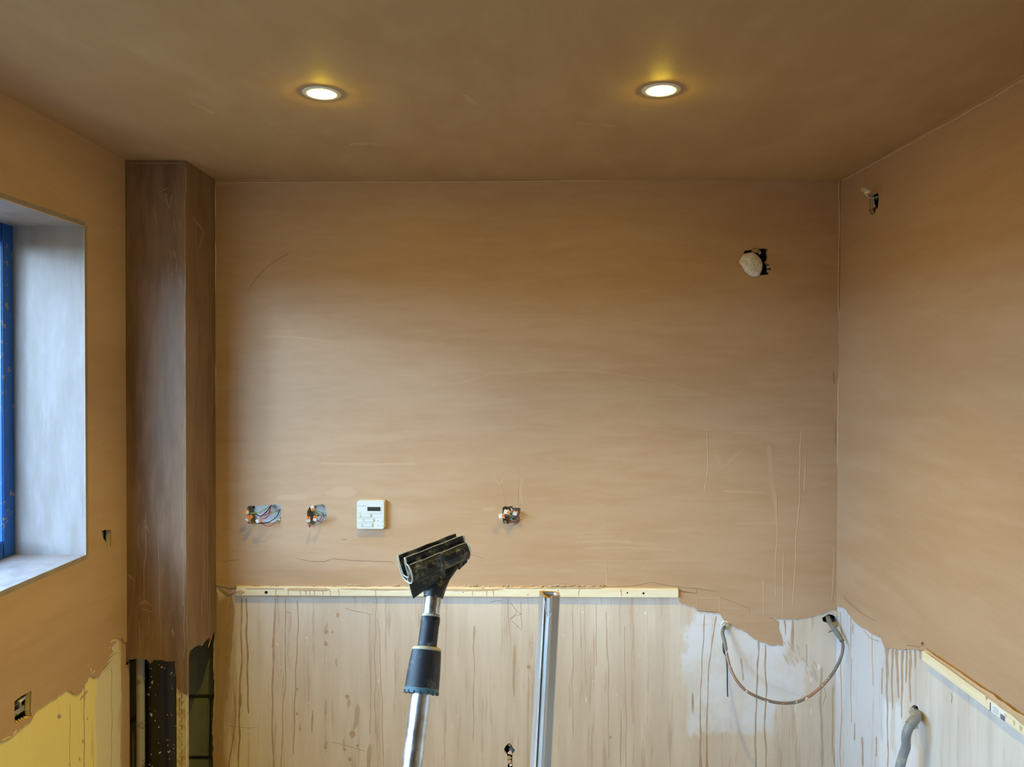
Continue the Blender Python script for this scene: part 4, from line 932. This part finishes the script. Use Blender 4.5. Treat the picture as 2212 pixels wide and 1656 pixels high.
uu = (e-ax*e.dot(ax)).normalized(); vv = ax.cross(uu)
obj('clamp_neck', loft([ell(hl+e*.062+nn*.026+tt*.004, e, nn, .050, .013, 28, 4), ell(on(1232)+e*.004, e, nn, .047, .014, 28, 4), ell(on(1247), e, nn, .038, .0155, 28, 3), ell(on(1260), e, nn, .027, .0165, 28, 2.6), ell(on(1271), uu, vv, .0195, .0178, 28, 2.2), ell(on(1290), uu, vv, .0168, .0168, 28, 2)]), 'black_plastic', t_, smooth=True)
r0, r1, r2 = at(953, 1194, 1.262), at(955, 1222, 1.272), at(956, 1246, 1.288)
obj('clamp_rib', loft([[q+e*a_*k_+nn*b_ for a_, b_ in ((-.0035, 0), (.0035, 0), (.0025, .006), (-.0025, .006))] for q, k_ in ((r0, .8), (r1, 1), (r2, 1))]), 'black_plastic', t_, bevel=.0005)
obj('clamp_socket', tube([on(1243)-FW*.010, on(1246)-FW*.010, on(1284)-FW*.002], [.0105, .0125, .0165], 20), 'black_plastic', t_, smooth=True)
obj('socket_lip', tube([on(1242)-FW*.010, on(1244.5)-FW*.010], [.0125, .0132], 20), 'crust', t_, smooth=True)
# dried plaster along the broken rims
rim = [hl+nn*x+tt*y-e*.0004 for x, y in trough]
obj('plaster_crust', tube(smooth_path(rim[:10], 2), .0011, 6), 'crust', t_)
obj('plaster_crust', tube(smooth_path(rim[9:23]+[rim[0]], 2), .0014, 6), 'crust', t_)
for (x, y), r_ in (((.0015, .0365), .0013), ((.0285, .038), .0012), ((.036, .0262), .0010)):
    q = hl+nn*x+tt*y; obj('plaster_crust', tube([q+e*LH*k_/8+tt*.0006*math.sin(k_*2.1) for k_ in range(9)], [r_*(.6+.4*abs(math.sin(k_*1.7))) for k_ in range(9)], 6), 'crust', t_)
q = hl+e*LH; obj('plaster_crust', tube([q+nn*x+tt*y for x, y in trough[10:16]], .0013, 6), 'crust', t_)
f0 = hl+nn*.022
obj('plaster_crust', tube([f0, f0-tt*.036+e*.002], .0014, 6), 'crust', t_)

# ------------------------------------------------------------------ aluminium straightedge
s0 = at(1166, 1284, 1.275); s1 = at(1146, 1656, 1.235)
da = (s1-s0).normalized(); Ls = s0.z/-da.z
t_ = thing('straightedge', 'hollow aluminium plasterer\'s straightedge standing upright beside the pole', 'straightedge', (s0+da*Ls))
ex = RT.copy(); ey = Vector((FW.x, FW.y, 0)).normalized()
k = .00077
outer = [(0, .020), (.002, .006), (.0055, -.015), (.0075, -.0175), (.0083, -.0140), (.0094, -.0130), (.0102, -.0155), (.0155, -.0225), (.0172, -.0228), (.0186, -.0200), (.0192, -.0135), (.0212, -.0115), (.0318, -.0075), (.0335, -.0045), (.0332, .010), (.028, .017), (.018, .019), (.006, .022)]
inner = [(.0045, .016), (.006, .004), (.0085, -.0085), (.0120, -.0130), (.0155, -.0185), (.0168, -.0175), (.0175, -.0105), (.0215, -.0085), (.0300, -.005), (.0305, .002), (.0285, .010), (.024, .0135), (.016, .015)]
tri = tessellate_polygon([[Vector((x, y, 0)) for x, y in outer], [Vector((x, y, 0)) for x, y in inner]])
allp = outer+inner; nA = len(allp); nO = len(outer)
def sec(o): return [o+ex*x+ey*y for x, y in allp]
V = sec(s0)+sec(s0+da*Ls)
Fc = [tuple(q) for q in tri]+[tuple(i+nA for i in q) for q in tri]
Fc += [(i, (i+1) % nO, (i+1) % nO+nA, i+nA) for i in range(nO)]
nI = len(inner); Fc += [(nO+i, nO+(i+1) % nI, nO+(i+1) % nI+nA, nO+i+nA) for i in range(nI)]
zmin = min(v_.z for v_ in V)
V = [v_ if v_.z > .3 else Vector((v_.x, v_.y, 0.0)) for v_ in V]
obj('extrusion', (V, Fc), 'aluminium_edge', t_)
V = [p-da*.0002 for p in sec(s0)]+[p+da*.0025 for p in sec(s0)]
V = [s0+(v_-s0)*1.0 for v_ in V]
obj('cut_end', ([p-da*.0006 for p in sec(s0)], [tuple(q) for q in tri]), 'rust_edge', t_)
rp_ = at(1180, 1326, 1.25)
obj('swarf_curl', tube(smooth_path([rp_+ex*x+UP*y-ey*z_ for x, y, z_ in ((-.002, .022, 0), (-.001, .008, .002), (.002, -.001, .003), (.005, -.003, .005), (.0075, .002, .005), (.005, .006, .004), (.002, .004, .005), (.006, .009, .006))], 5), .0007, 6), 'paper_white', t_)
